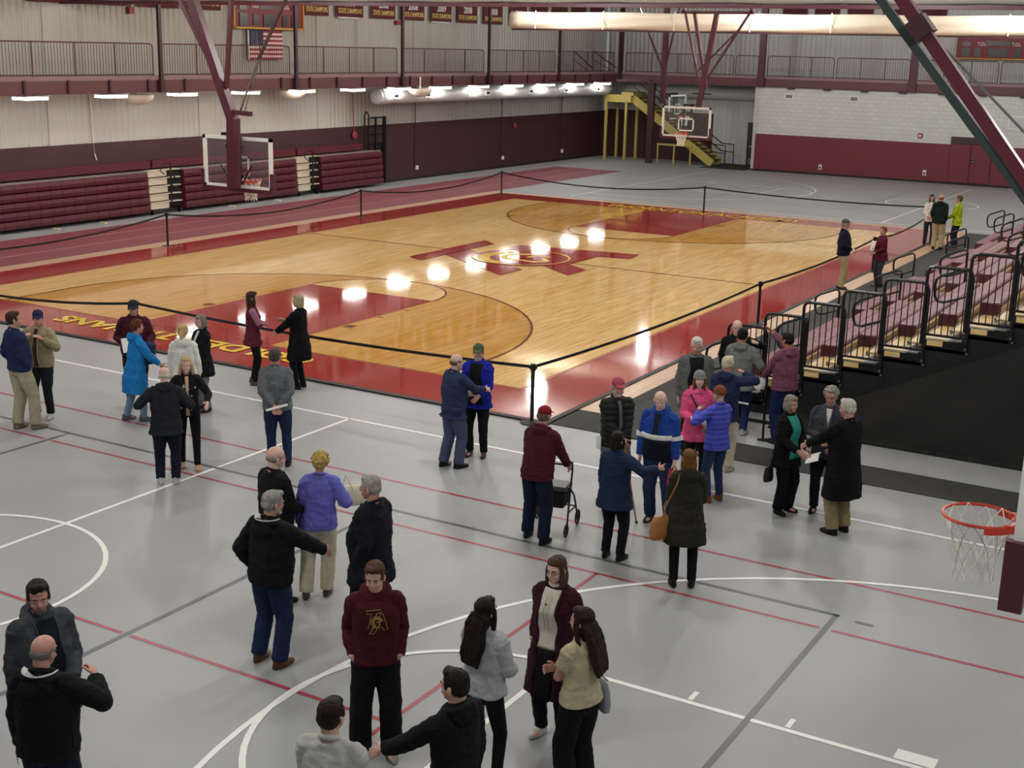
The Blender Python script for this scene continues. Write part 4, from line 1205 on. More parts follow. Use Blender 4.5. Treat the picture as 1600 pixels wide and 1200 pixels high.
    q.loft([[p for p in ring(tt(T, z_)[0]+e*.3, tt(T, z_)[1]+e*.3, tt(T, z_)[2]*.8, z_)] for z_ in (.82, .88, .94, 1.0, 1.04)])
    for s in (1, -1):
        Hp, Kn, An = legs[s]; An2 = Vector((An.x, An.y, bottom['hem']+.03)); wd = bottom['wide']
        limb(q, [Hp+Vector((0, 0, .02)), Hp.lerp(Kn, .5), Kn, Kn.lerp(An2, .6), An2], [.088*g+e, .078*g+e, .06+e+wd*.5, .052+e+wd*.8, .048+e+wd], 14, False)
        q.ell(Kn, (.06+e+wd*.5,)*3)
    raw('trousers', q, cloth(bottom['col']), root, max(vox, .011), 2, .007 if e > .01 else .002, shear=(sx, sy), k=k)
    # ---------------- shoes
    for s in (1, -1):
        A = legs[s][2]; q = MB(); fr = Matrix.Rotation(-s*math.radians(feet_open), 3, 'Z')
        f_ = lambda x, y, z: Vector((A.x, A.y, 0))+fr @ Vector((x, y, z))
        q.loft([[f_(w_*math.cos(t_), y0_+ln_*math.sin(t_), z_) for t_ in np.linspace(0, 2*PI, 17)[:-1]] for z_, w_, ln_, y0_ in ((.004, .044, .13, .05), (.02, .048, .137, .05), (.045, .046, .13, .047), (.065, .04, .10, .025), (.09, .037, .055, -.02), (.11, .036, .042, -.03))])
        raw('shoe', q, cloth(shoes, .5), root, .011, 2, 0, shear=(0, 0), k=k)
    # ---------------- top garment
    ea = top['ease']*.62; hem = top['hem']; kd = top['kind']; fem_ = fem
    q = MB(); zs = [z_ for z_ in np.arange(max(hem, .84), 1.47, .05)]+[1.44, 1.47]
    zs = sorted(set(round(z_, 3) for z_ in zs))
    rg = []
    if hem < .84:
        for z_ in np.arange(hem, .84, .06):
            u = (.84-z_)/.6; a_, b_, y_ = T[1][1:]
            rg.append([p for p in ring(a_+ea+.03+.05*u, b_+ea+.035+.04*u, y_, z_, p=2.1)])
    fl_ = .012 if hem >= .8 else .03
    for z_ in zs:
        a_, b_, y_ = tt(T, max(z_, .9)); x_ = ea+fl_*max(0, (1.0-z_)/.2)
        if z_ > 1.42: x_ *= .7
        rg.append([up_(p) if z_ > .95 else p for p in ring(a_+x_, b_+x_, y_, z_)])
    rg.append([up_(p) for p in ring(.084, .082, -.014, 1.488)])
    q.loft(rg); q.ell(up_((0, -.028, 1.468)), (.088, .072, .03))
    sl = top['sleeve']
    for s in (1, -1):
        S_, E, Wr = joints[s]; de = ea*.9
        d_ = (Wr-E)
        P = [S_, S_.lerp(E, .5), E]; rr = [.056*ag+de, .051*ag+de, .045*ag+de]
        if sl > .6: P += [E+d_*.5, E+d_*.93*min(1, sl)]; rr += [.040+de, .032+de*.8]
        else: P = [S_, S_.lerp(E, sl*1.4)]; rr = rr[:2]
        if top['sleevecol'] is None: limb(q, P, rr, 14, False)
        else:
            w_ = MB(); limb(w_, [p for p in P], [r_-.006 for r_ in rr], 14, False); w_.ell(P[0], (rr[0]-.006,)*3)
            raw('sleeve', w_, cloth(top['sleevecol']), root, vox, 3, .005, shear=(sx, sy), k=k)
        q.ell(S_+Vector((-s*.012, 0, .0)), (rr[0]*.98,)*3)
        if len(P) > 3: q.ell(E, (rr[2],)*3)
    # sloping shoulders
    for s in (1, -1): q.tube([up_((s*.04, -.012, 1.462)), up_((s*shx*.95, -.006, 1.405))], [.04+ea*.7, .045+ea*.8], 12)
    if top['collar']:
        q.tube([up_((.066*math.cos(t_), -.012+.064*math.sin(t_), 1.503-.024*math.sin(t_))) for t_ in np.linspace(0, 2*PI, 21)[:-1]], .019, 8, True)
    if top['hood'] and not top['hoodcol']:
        q.ell(up_((0, -.10, 1.455)), (.12, .062, .075), U.to_3x3()); q.tube([up_((.105*math.cos(t_), -.03+.095*math.sin(t_), 1.485-.035*math.sin(t_))) for t_ in np.linspace(0, 2*PI, 21)[:-1]], .026, 8, True)
    if top['hood'] and top['hoodcol']:
        q.ell(up_((0, -.125, 1.41)), (.13, .055, .085), U.to_3x3()); q.tube([up_((.12*math.cos(t_), -.05+.09*math.sin(t_), 1.47-.02*math.sin(t_))) for t_ in np.linspace(PI*.95, PI*2.05, 14)], .028, 8)
    if hem >= .8 and kd in ('sweater', 'hoodie'):
        z_ = hem+.02; a_, b_, y_ = tt(T, .95)
        q.tube([p for p in ring(a_+ea*.9, b_+ea*.9, y_, z_)], .014, 6, True)
    nm = {'coat': 'coat', 'sweater': 'sweater', 'hoodie': 'hoodie', 'vest': 'vest', 'tee': 'blouse', 'puffer': 'jacket', 'suit': 'suit_jacket'}.get(kd, 'jacket')
    raw(nm, q, cloth(top['col'], .6 if kd == 'puffer' else .88), root, vox, 3, top['fold'] if kd != 'puffer' else .012, 'puffer' if kd == 'puffer' else 'cloth', shear=(sx, sy), k=k)
    fin = lambda p: ((p.x+sx*max(p.z, 0)/1.75)*k, (p.y+sy*max(p.z, 0)/1.75)*k, p.z*k)
    def patch(name_, m, zlist, wfun, off, z_neck=True, th=.006, wc=lambda z: 0):
        pm = MB(); rings = []
        for z_ in zlist:
            a_, b_, y_ = tt(T, max(z_, .9)); x_ = ea+fl_*max(0, (1.0-z_)/.2)
            if z_ > 1.42: x_ *= .7
            A_, B_ = a_+x_+off, b_+x_+off
            w_ = wfun(z_); c0 = wc(z_); o_ = []; i_ = []
            for u in np.linspace(-1, 1, 9):
                x = c0+u*w_; xx = max(-.98, min(.98, x/A_))
                y = B_*(1-abs(xx)**2.3)**(1/2.3)
                pp = Vector((x, y_+y, z_)); pi = Vector((x, y_+y-th-.02, z_))
                o_.append(up_(pp) if z_ > .95 else pp); i_.append(up_(pi) if z_ > .95 else pi)
            rings.append([Vector(fin(p)) for p in o_+i_[::-1]])
        pm.loft(rings); return pm.build(name_, m, root, smooth=True)
    info = dict(root=root, k=k, U=U, joints=joints, hp=hp, fin=fin, HR=HR, patch=patch, T=T, ea=ea, sh=(sx, sy))
    if top['inner']:
        iw = top['inner_w']; z_hi = 1.455
        zl = list(np.linspace(max(hem+.02, .86), z_hi, 16))
        lo = top.get('inner_lo', .86 if kd != 'suit' else 1.08)
        wf = lambda z_: max(.012, iw*(.78+.22*min(1, max(0, (1.42-z_)/.3)) if kd != 'suit' else max(.1, (z_-1.06)/.3))*(1+.1*math.sin(z_*23)))
        patch('shirt', cloth(top['inner']), list(np.linspace(max(hem+.02, lo), 1.468, 18)), wf, .010)
        if top.get('low'): patch('open_front', cloth(top['low']), list(np.linspace(hem+.005, lo, 10)), lambda z_: iw*.8, .016)
        q = MB()
        for s in (1, -1):
            pl = []
            for z_ in np.linspace(max(hem+.01, lo if not top.get('low') else hem), 1.47, 22):
                a_, b_, y_ = tt(T, max(z_, .9)); x_ = ea+fl_*max(0, (1.0-z_)/.2)
                if z_ > 1.42: x_ *= .7
                if z_ < .84: x_ = ea+.03+.05*(.84-z_)/.6
                A_, B_ = a_+x_+.008, b_+x_+.008; x = s*(wf(z_)+.008); y = B_*(1-abs(min(.97, abs(x)/A_))**2.3)**(1/2.3)
                pp = Vector((x, y_+y, z_)); pl.append(Vector(fin(up_(pp) if z_ > .95 else pp)))
            w_ = .022 if kd in ('suit', 'coat') else .014
            q.tube(pl, [w_*(.6+.5*math.sin(PI*min(1, i/21+.2))) for i in range(22)], 8)
        q.build('lapels', cloth(top['col'], .88), root, smooth=True)
    if top['hoodcol']:
        q = MB(); rg = []
        for t_ in np.linspace(PI*.98, PI*2.02, 18):
            c_, s_ = math.cos(t_), math.sin(t_)
            sec = [(.068, .066, 1.498), (.098, .092, 1.503), (.128, .122, 1.522), (.13, .126, 1.512), (.10, .094, 1.488), (.068, .066, 1.484)]
            rg.append([Vector(fin(up_((a_*c_, -.03+b_*s_*1.05, z_)))) for a_, b_, z_ in sec])
        q.loft(rg); q.build('hood_lining', cloth(top['hoodcol']), root, smooth=True)
    # ---------------- face
    q = MB()
    for s in (1, -1): q.ell(hp(s*.030, .0745, .002), (.0125, .0065, .0048), HR, 10, 6)
    raw('eyes', q, MT['eye_white'], root, .003, 0, 0, shear=(sx, sy), k=k)
    q = MB()
    for s in (1, -1): q.ell(hp(s*.030, .0795, .002), (.0058, .004, .005), HR, 8, 6)
    raw('irises', q, MT['iris'], root, .0025, 0, 0, shear=(sx, sy), k=k)
    if True:
        q = MB(); hc_ = hair[1] if hair and hair[1] else '#4a3a30'
        for s in (1, -1): q.tube([hp(s*.014, .088, .0235), hp(s*.030, .0875, .027), hp(s*.048, .077, .0225)], [.0042, .0048, .003], 6)
        raw('eyebrows', q, hairm(hc_), root, .003, 0, 0, shear=(sx, sy), k=k)
        q = MB(); q.ell(hp(0, .0915, -.0665), (.020, .004, .0036), HR, 10, 6); raw('mouth', q, MT['lip'], root, .0025, 0, 0, shear=(sx, sy), k=k)
    if beard:
        q = MB(); q.ell(hp(0, .052, -.088), (.047, .045, .030), HR); q.ell(hp(0, .086, -.052), (.026, .012, .006), HR, 10, 6)
        for s in (1, -1): q.ell(hp(s*.052, .02, -.055), (.018, .035, .035), HR, 10, 6)
        raw('beard', q, hairm(beard), root, .006, 1, .004, 'hair', shear=(sx, sy), k=k)
    # ---------------- hair
    if hair:
        st_, hc_ = hair; q = MB(); ok = True
        if st_ in ('short', 'crop', 'curly', 'bob', 'long', 'pony', 'longwavy', 'shoulder'):
            if not cap:
                q.ell(hp(0, -.022, .048), (.083, .098, .083), HR, 18, 12)
                q.ell(hp(0, .03, .098), (.06, .05, .026), HR)
            q.ell(hp(0, -.045, .0), (.080, .072, .072), HR, 16, 10)
            for s in (1, -1): q.ell(hp(s*.068, .012, .018), (.015, .03, .035), HR, 10, 6)
        if st_ == 'short' and not cap: q.ell(hp(.01, .045, .105), (.05, .035, .022), HR)
        if st_ == 'curly':
            rr_ = random.Random(5)
            for _ in range(46):
                a_ = rr_.uniform(0, 2*PI); e_ = rr_.uniform(-.3, 1.5); v_ = (math.cos(a_)*math.cos(e_), math.sin(a_)*math.cos(e_), math.sin(e_))
                if v_[1] > .45 and v_[2] < .75: continue
                q.ell(hp(v_[0]*.09, -.02+v_[1]*.098, .035+v_[2]*.09), (.022,)*3, None, 8, 6)
        if st_ in ('bob', 'shoulder'):
            ln_ = {'bob': -.085, 'shoulder': -.16}[st_]
            q.ell(hp(0, -.045, ln_*.5), (.092, .072, .10 if st_ == 'bob' else .13), HR)
            for s in (1, -1): q.ell(hp(s*.077, .012, -.03+(0 if st_ == 'bob' else -.05)), (.02, .04, .075 if st_ == 'bob' else .12), HR)
            if not cap: q.ell(hp(0, .055, .088), (.055, .035, .022), HR)
        if st_ in ('long', 'longwavy'):
            q.ell(hp(0, -.06, -.06), (.094, .068, .13), HR); q.ell(Vector(hp(0, -.118, -.19)), (.098, .052, .12), HR); q.ell(Vector(hp(0, -.145, -.29)), (.09, .042, .11), HR); q.ell(Vector(hp(0, -.09, -.11)), (.096, .062, .1), HR); q.ell(Vector(hp(.01, -.15, -.37)), (.055, .03, .09), HR)
            for s in (1, -1): q.ell(hp(s*.078, .01, -.04), (.017, .038, .09), HR)
            for x_ in (-.07, -.035, 0, .035, .07):
                wv = .012 if st_ == 'longwavy' else .003
                q.tube([hp(x_, -.07, -.02)]+[Vector(hp(x_*1.25+wv*math.sin(i*1.7+x_*40), -.10-.014*i, -.05-.065*i)) for i in range(1, 7)], [.034, .036, .038, .038, .036, .032, .016], 8)
            for s in (1, -1): q.tube([hp(s*.07, .02, .03), hp(s*.083, .015, -.05), hp(s*.09, .0, -.14), hp(s*.085, -.03, -.22)], [.02, .024, .024, .015], 8)
        if st_ == 'pony':
            q.ell(hp(0, -.1, .01), (.035, .03, .03), HR)
            q.tube([hp(0, -.11, .01), hp(0, -.135, -.04), hp(.01, -.13, -.10), hp(.02, -.12, -.16)], [.025, .034, .03, .014], 8)
        if st_ == 'bald':
            q.ell(hp(0, -.036, -.008), (.082, .076, .05), HR, 16, 10)
            for s in (1, -1): q.ell(hp(s*.07, .0, .01), (.014, .035, .03), HR, 10, 6)
        raw('hair', q, hairm(hc_), root, .0065, 2, .006 if st_ != 'curly' else .008, 'hair', shear=(sx, sy), k=k)
    if cap:
        ck, cc = cap; q = MB()
        if ck == 'cap':
            q.ell(hp(0, -.012, .058), (.084, .102, .078), HR, 18, 10)
            q.loft([[hp(x_, y_, z_+dz) for x_, y_, z_ in ((-.06, .06, .058), (-.066, .11, .048), (-.045, .15, .038), (0, .165, .036), (.045, .15, .038), (.066, .11, .048), (.06, .06, .058))] for dz in (0, .009)])
            q.ell(hp(0, -.012, .137), (.008, .008, .006), HR, 8, 6)
        else:
            q.ell(hp(0, -.018, .056), (.087, .104, .088), HR, 18, 10); q.tube([hp(.084*math.cos(t_), -.012+.1*math.sin(t_), .03) for t_ in np.linspace(0, 2*PI, 21)[:-1]], .012, 8, True)
        raw('cap' if ck == 'cap' else 'knit_hat', q, cloth(cc), root, .006, 1, .002, shear=(sx, sy), k=k)
    if glasses:
        q = MB()
        for s in (1, -1):
            q.tube([Vector(fin(hp(s*.031+.019*math.cos(t_), .092, .002+.015*math.sin(t_)))) for t_ in np.linspace(0, 2*PI, 13)[:-1]], .0018*1.2, 5, True)
            q.tube([Vector(fin(hp(s*.05, .09, .006))), Vector(fin(hp(s*.08, .05, .006))), Vector(fin(hp(s*.084, -.01, .0)))], .002, 5)
        q.tube([Vector(fin(hp(-.012, .093, .004))), Vector(fin(hp(.012, .093, .004)))], .002, 5)
        q.build('glasses', MT['black'], root)
    return info
def world_pt(info, p):
    """local metre point of the 1.75 m figure to world"""
    r = info['root']; M_ = Matrix.Translation(r.location) @ Matrix.Rotation(r.rotation_euler.z, 4, 'Z')
    return M_ @ Vector(info['fin'](Vector(p)))

P = person
NV = .0075       # voxel for the people nearest the camera
MV = .0095
FV = .012
i_navyL = P('navyL', (-5.04, -6.54), 81, 1.84, 'man in navy pullover and khaki trousers seen from behind at far left', g=1.1, belly=.02, skin='b', R='pocket', L='pocket', sway=(-.08, -.05), head=(-25, 0),
    top=dict(col='#20294a', hem=.90, ease=.03, kind='sweater'), bottom=dict(col='#a39b84', ease=.03, wide=.012), shoes='#6f6858', hair=('short', '#3d2c22'), vox=MV, stagger=.08)
i_tan = P('tan', (-5.33, -5.96), 296, 1.74, 'man in tan jacket and navy cap holding both hands up to his chest', g=1.12, belly=.03, skin='b', R=(.15, .22, 1.36), L=(-.15, .22, 1.34), curlR=.8, curlL=.8, head=(25, 8),
    top=dict(col='#8f8468', hem=.86, ease=.038, inner='#3a1c22', inner_w=.035), bottom=dict(col='#1c2026', ease=.02), shoes='#c9c6c0', hair=('short', '#4a4038'), cap=('cap', '#1f2440'), vox=MV)
i_blue = P('bluecoat', (-4.04, -5.27), 62, 1.62, 'woman in bright blue long raincoat with auburn curly hair', sex='f', g=1.1, skin='b', R=(.22, .36, 1.0), L=(-.1, .25, 1.1), sway=(.0, .08), head=(-5, 0), lean=3,
    top=dict(col='#1f78b8', hem=.52, ease=.04, kind='coat', hood=True), bottom=dict(col='#70869c', ease=.015), shoes='#55606a', hair=('curly', '#5c2f24'), vox=MV, stagger=.12)
i_mar = P('maroonbehind', (-4.71, -4.57), 317, 1.76, 'man in maroon jacket and black cap carrying a blue coat on his arm', g=1.2, belly=.03, skin='b', R=(.16, .2, 1.08), L=(-.2, .3, 1.08), head=(0, 12),
    top=dict(col='#3c141f', hem=.86, ease=.035), bottom=dict(col='#1b1c20'), shoes='#d5d3cf', hair=('short', '#2e2622'), cap=('cap', '#23232a'), vox=FV)
i_bob = P('bob', (-3.57, -4.20), 259, 1.60, 'woman in open black coat with grey bob and grey patterned trousers', sex='f', skin='a', R='front', L='low', head=(10, 8),
    top=dict(col='#17171a', hem=.66, ease=.03, kind='coat', inner='#c9cdd0', inner_w=.045, low='#55565a', inner_lo=.9), bottom=dict(col='#77787b', ease=.018), shoes='#20201f', hair=('bob', '#77706a'), vox=FV)
i_white = P('whitejkt', (-3.07, -5.13), 130, 1.66, 'woman in white hooded jacket with blonde ponytail seen from behind', sex='f', skin='c', R='side', L='side', head=(-10, 5),
    top=dict(col='#dcdbd6', hem=.80, ease=.04, hood=True), bottom=dict(col='#3a4a66'), shoes='#2a2a2c', hair=('pony', '#b39b6c'), vox=MV)
i_blond = P('blonde', (-1.64, -6.53), 315, 1.64, 'smiling blonde woman in black floral top reaching to hug an old man', sex='f', skin='c', R=(.24, .36, 1.12), L=(-.28, .36, 1.10), head=(0, 6), lean=6,
    top=dict(col='#1b1a1c', hem=.84, ease=.02, kind='tee', inner='#c9a18b', inner_w=.03), bottom=dict(col='#121214', ease=.004, hemr=.04), shoes='#b08a63', hair=('long', '#b8a077'), vox=MV, stagger=-.1)
i_old = P('oldhug', (-1.40, -7.19), 131, 1.62, 'old white-haired man in dark jacket seen from behind with arms spread', g=1.12, belly=.02, skin='c', R=(.34, .28, 1.12), L=(-.34, .26, 1.18), head=(0, 12), lean=7,
    top=dict(col='#22242c', hem=.78, ease=.045, hood=True), bottom=dict(col='#181b28', ease=.03), shoes='#b9b6b2', hair=('bald', '#c4bdb3'), vox=MV)
i_vest = P('vest', (-4.06, -2.44), 47, 1.66, 'woman in maroon vest with pink sleeves standing beside the court', sex='f', skin='b', R='fold', L='fold', head=(0, 0),
    top=dict(col='#54202c', hem=.76, ease=.03, kind='vest', sleevecol='#9c6a80'), bottom=dict(col='#121214', ease=.008), shoes='#4a4244', hair=('shoulder', '#3c2820'), vox=FV)
i_blk = P('blackcoat', (-3.22, -2.20), 190, 1.66, 'woman in long black coat with blonde bob gesturing at the woman in maroon vest', sex='f', g=1.1, skin='b', R=(.14, .38, 1.22), L=(-.12, .40, 1.05), curlR=.2, curlL=.2,
    top=dict(col='#0d0d0e', hem=.56, ease=.045, kind='coat'), bottom=dict(col='#101012', ease=.01), shoes='#151515', hair=('bob', '#9c8f74'), vox=FV)
i_gback = P('grayback', (-.65, -5.75), 129, 1.73, 'man in grey shirt jacket and jeans holding a rolled paper behind his back', g=1.1, belly=.02, skin='b', R='behind', L='behind', head=(-20, 0), sway=(-.04, 0),
    top=dict(col='#62656a', hem=.86, ease=.035), bottom=dict(col='#1f2c48', ease=.02), shoes='#1b1c20', hair=('crop', '#4a4540'), vox=MV)
i_suit = P('navysuit', (1.39, -4.41), 70, 1.68, 'bald man in navy blue suit seen from behind reaching out one hand', g=1.14, belly=.03, skin='c', R=(.16, .46, 1.18), L='down', head=(-15, 5), sway=(.05, .04),
    top=dict(col='#2b3554', hem=.80, ease=.032, kind='suit'), bottom=dict(col='#46506a', ease=.03, wide=.012), shoes='#161414', hair=('bald', '#5c4a40'), vox=MV, stagger=.06)
i_blr = P('bluerain', (1.41, -3.73), 285, 1.70, 'bearded man in blue rain jacket and green cap facing the suited man', g=1.05, skin='b', R=(.05, .32, 1.1), L=(-.10, .28, 1.02), head=(10, 5),
    top=dict(col='#1c2590', hem=.78, ease=.04, inner='#141618', inner_w=.11), bottom=dict(col='#141619', ease=.018), shoes='#3a3234', hair=('short', '#77706a'), cap=('cap', '#4a5440'), beard='#b8b0a6', vox=MV)
i_walk = P('walker', (3.84, -6.25), 90, 1.70, 'stooped man in maroon hoodie and red cap leaning on a rollator', g=1.12, belly=.02, skin='b', R=(.24, .38, .95), L=(-.24, .38, .95), curlR=1.0, curlL=1.0, head=(-5, 5), lean=13,
    top=dict(col='#471a24', hem=.84, ease=.038, kind='hoodie', hood=True), bottom=dict(col='#141a30', ease=.028, wide=.01), shoes='#1d1b1b', hair=('short', '#5a5048'), cap=('cap', '#7c1a26'), vox=MV, stance=.15, stagger=-.06)
i_puf = P('puffer', (4.04, -4.50), 316, 1.74, 'man in black puffer jacket and faded red cap leaning both hands on a cane', g=1.08, belly=.02, skin='b', R=(.03, .30, 1.0), L=(-.03, .30, .98), curlR=1.1, curlL=1.1, head=(0, 5),
    top=dict(col='#1c1d1c', hem=.84, ease=.042, kind='puffer', inner='#5f6468', inner_w=.03), bottom=dict(col='#66686a', ease=.03, wide=.01), shoes='#222222', hair=('short', '#9a938b'), cap=('cap', '#a04a58'), beard='#b5aca4', vox=MV)
i_str = P('stripe', (4.84, -4.75), 275, 1.74, 'bald man in blue jacket with white chest stripe', g=1.14, belly=.04, skin='c', R='side', L='side', head=(15, 14), sway=(.08, 0),
    top=dict(col='#1f3f8c', hem=.84, ease=.045, inner='#22242e', inner_w=.05, inner_lo=1.22, hood=True), bottom=dict(col='#232f4e', ease=.028, wide=.01), shoes='#3a3834', hair=('bald', '#c9bfb2'), vox=MV, stance=.13)
i_pink = P('pink', (4.66, -3.22), 302, 1.66, 'woman in pink rain jacket and grey knit hat holding a paper', sex='f', skin='c', R=(.10, .30, 1.12), L='front', head=(-5, -3),
    top=dict(col='#d4527f', hem=.74, ease=.036, hood=True), bottom=dict(col='#161618', ease=.012), shoes='#1c1c1e', hair=('shoulder', '#7a4a30'), cap=('knit', '#77787a'), vox=MV)
i_pur = P('purple', (5.12, -3.62), 150, 1.60, 'woman in periwinkle blue jacket and brown knit hat with hand at her chin', sex='f', g=1.02, skin='a', R='front', L=(-.20, .22, 1.36), curlL=1.0, head=(10, 5),
    top=dict(col='#4a50b4', hem=.82, ease=.03, kind='puffer'), bottom=dict(col='#2a3a5c', ease=.014), shoes='#7a4a22', hair=None, cap=('knit', '#74432e'), vox=MV)
i_den = P('denim', (4.90, -6.24), 88, 1.58, 'woman in dark denim jacket with black bob pointing to the right', sex='f', g=1.12, skin='b', R=(.50, .20, 1.30), L='side', pointR=True, head=(-15, 0),
    top=dict(col='#1e2c46', hem=.74, ease=.045, hem2=0), bottom=dict(col='#101014', ease=.02), shoes='#191819', hair=('bob', '#1d1614'), vox=MV)
i_oli = P('olive', (5.93, -6.54), 118, 1.62, 'woman in olive green parka with brown hair and tan shoulder bag', sex='f', g=1.08, skin='a', R='front', L='front', head=(5, 3),
    top=dict(col='#2b2b1f', hem=.58, ease=.04, kind='coat', hood=True), bottom=dict(col='#121214', ease=.012), shoes='#151413', hair=('shoulder', '#66411f'), vox=MV)
i_gcw = P('graycoatW', (4.01, -1.79), 300, 1.80, 'white-haired man in open grey coat over black sweater', g=1.1, belly=.01, skin='b', R='down', L='down', head=(-15, 10),
    top=dict(col='#5b5d5b', hem=.72, ease=.045, inner='#141414', inner_w=.12), bottom=dict(col='#1c1a22'), shoes='#1a1a1a', hair=('short', '#c9c5bd'), vox=FV)
i_gh = P('grayhood', (4.20, -.40), 95, 1.72, 'man in pale grey hooded jacket with black hair seen from behind', g=1.08, skin='d', R=(.30, .22, 1.08), L='side', head=(-5, 5), sway=(0, .0),
    top=dict(col='#6e736f', hem=.76, ease=.045, hood=True), bottom=dict(col='#1f2c50', ease=.02), shoes='#aaa7a2', hair=('short', '#15120f'), vox=FV)
i_nw = P('navyW', (4.70, -2.29), 86, 1.70, 'white-haired man in navy jacket and cream trousers raising a hand', g=1.06, skin='b', R=(.14, .26, 1.48), L='front', curlR=.9, head=(-10, 3),
    top=dict(col='#232a48', hem=.80, ease=.042, hood=True), bottom=dict(col='#bdb49c', ease=.022), shoes='#a49a86', hair=('short', '#c2b9a4'), vox=FV)
i_b24 = P('bald24', (3.86, .25), 300, 1.70, 'bald man in black jacket behind the rail with one hand raised', g=1.1, skin='c', R='pocket', L=(-.30, .24, 1.42), curlL=.4, head=(-10, 3),
    top=dict(col='#131315', hem=.82, ease=.035, inner='#8a5a48', inner_w=.02), bottom=dict(col='#17171a'), shoes='#161616', hair=('bald', '#b5aca2'), glasses=True, vox=FV)
i_mau = P('mauve', (4.96, -.47), 150, 1.76, 'man in mauve hoodie reaching up to the bleacher rail', g=1.1, belly=.02, skin='d', R=(.10, .50, 1.66), L=(-.12, .36, .98), curlR=.2, curlL=.8, head=(10, 8),
    top=dict(col='#744459', hem=.86, ease=.036, kind='hoodie', hood=True), bottom=dict(col='#1c2650', ease=.022), shoes='#202022', hair=('short', '#1a1412'), glasses=True, vox=MV)
i_teal = P('teal', (6.05, -3.50), 338, 1.60, 'woman with short grey hair in black jacket over teal shirt', sex='f', g=1.05, skin='b', R=(.12, .30, 1.02), L=(-.06, .32, 1.03), head=(0, 4),
    top=dict(col='#101011', hem=.72, ease=.038, inner='#2f8a7c', inner_w=.11), bottom=dict(col='#0f0f10', ease=.03, wide=.01), shoes='#1a1917', hair=('bob', '#80796f'), vox=MV)
i_blz = P('blazer', (6.49, -3.20), 281, 1.72, 'grey curly-haired man in grey blazer standing behind the black-coated man', g=1.1, belly=.02, skin='b', R=(.08, .24, 1.08), L='front', head=(-5, 10),
    top=dict(col='#3c3f47', hem=.80, ease=.034, kind='suit', inner='#c4c2bd', inner_w=.03), bottom=dict(col='#17181b'), shoes='#141414', hair=('curly', '#8f8a82'), glasses=True, vox=FV)
i_bc = P('blackcoat28', (6.91, -3.85), 155, 1.76, 'white-haired man in long black overcoat and khaki trousers', g=1.14, belly=.02, skin='b', R='side', L=(-.20, .46, 1.08), curlL=.3, head=(15, 8),
    top=dict(col='#0f0f10', hem=.50, ease=.045, kind='coat'), bottom=dict(col='#8a7c5c', ease=.028, wide=.015), shoes='#181614', hair=('short', '#b5b0a4'), vox=MV)
i_cap = P('capman', (1.59, 13.67), 21, 1.81, 'man in dark navy jacket, grey cap and khaki trousers at court edge', g=1.08, belly=.02, skin='b', R=(.16, .20, 1.02), L='pocket', head=(0, 3),
    top=dict(col='#151a2a', hem=.86, ease=.034, inner='#aeb4ba', inner_w=.02), bottom=dict(col='#a3936f', ease=.026, wide=.01), shoes='#2c2926', hair=('short', '#8a8078'), cap=('cap', '#4d5250'), glasses=True, vox=FV)
i_pap = P('papers', (2.31, 14.69), 225, 1.58, 'woman in maroon jacket holding white papers against her chest', sex='f', g=1.1, skin='b', R=(.04, .22, 1.14), L='front', head=(0, 0),
    top=dict(col='#541a2a', hem=.78, ease=.032), bottom=dict(col='#3a3c42', ease=.016), shoes='#1c1c1e', hair=('short', '#6b4a34'), vox=FV)
i_grn = P('green', (1.94, 22.68), 87, 1.74, 'man in dark green jacket and khaki trousers seen from behind far away', g=1.12, belly=.02, skin='b', R='pocket', L='pocket',
    top=dict(col='#17221f', hem=.84, ease=.042, hood=True), bottom=dict(col='#a89878', ease=.034, wide=.015), shoes='#23211f', hair=('bald', '#7a5a48'), vox=FV)
i_w32 = P('white32', (1.50, 23.34), 293, 1.64, 'woman in white sweater half hidden behind the dark green jacket', sex='f', skin='b', R='front', L='front',
    top=dict(col='#d8d2cc', hem=.84, ease=.03, kind='sweater'), bottom=dict(col='#2a2c34'), shoes='#222222', hair=('shoulder', '#4c3024'), vox=FV)
i_lim = P('lime', (2.41, 23.06), 172, 1.70, 'woman in lime green jacket standing at the far bleacher end', sex='f', skin='b', R='front', L='front',
    top=dict(col='#a3b81e', hem=.80, ease=.034), bottom=dict(col='#1c2036', ease=.016), shoes='#7a5a44', hair=('short', '#6b4c34'), vox=FV)
i_bbl = P('baldblazer', (2.40, -9.38), 72, 1.76, 'bald man in black blazer with grey fringe of hair facing the lilac sweater', g=1.15, belly=.03, skin='c', R='front', L='down', head=(-15, 8),
    top=dict(col='#141416', hem=.78, ease=.036, kind='suit', inner='#c9c6c4', inner_w=.03), bottom=dict(col='#16161a', ease=.024), shoes='#161414', hair=('bald', '#8a837b'), vox=NV)
i_brn = P('brownshoes', (3.31, -10.57), 88, 1.80, 'grey-haired man in black jacket, jeans and brown shoes holding out his fist', g=1.15, belly=.02, skin='b', R=(.30, .46, 1.08), L=(-.26, .04, .95), curlR=1.2, head=(-22, 8), sway=(.08, 0),
    top=dict(col='#131416', hem=.86, ease=.05, hood=True, hoodcol='#b3bbbb'), bottom=dict(col='#1d2a45', ease=.026, wide=.012), shoes='#5c4028', hair=('short', '#8d8983'), beard='#a8a29a', vox=NV, stance=.13)
i_lil = P('lilac', (2.67, -9.05), 119, 1.66, 'blonde woman in lilac sweater and cream trousers seen from behind', sex='f', g=1.1, skin='b', R=(.26, .22, 1.12), L='down', head=(0, 4), sway=(.07, 0),
    top=dict(col='#6566b8', hem=.86, ease=.045, kind='sweater', collar=True), bottom=dict(col='#c4bba6', ease=.032, wide=.012), shoes='#4c4636', hair=('curly', '#b39a55'), vox=NV, stagger=.06)
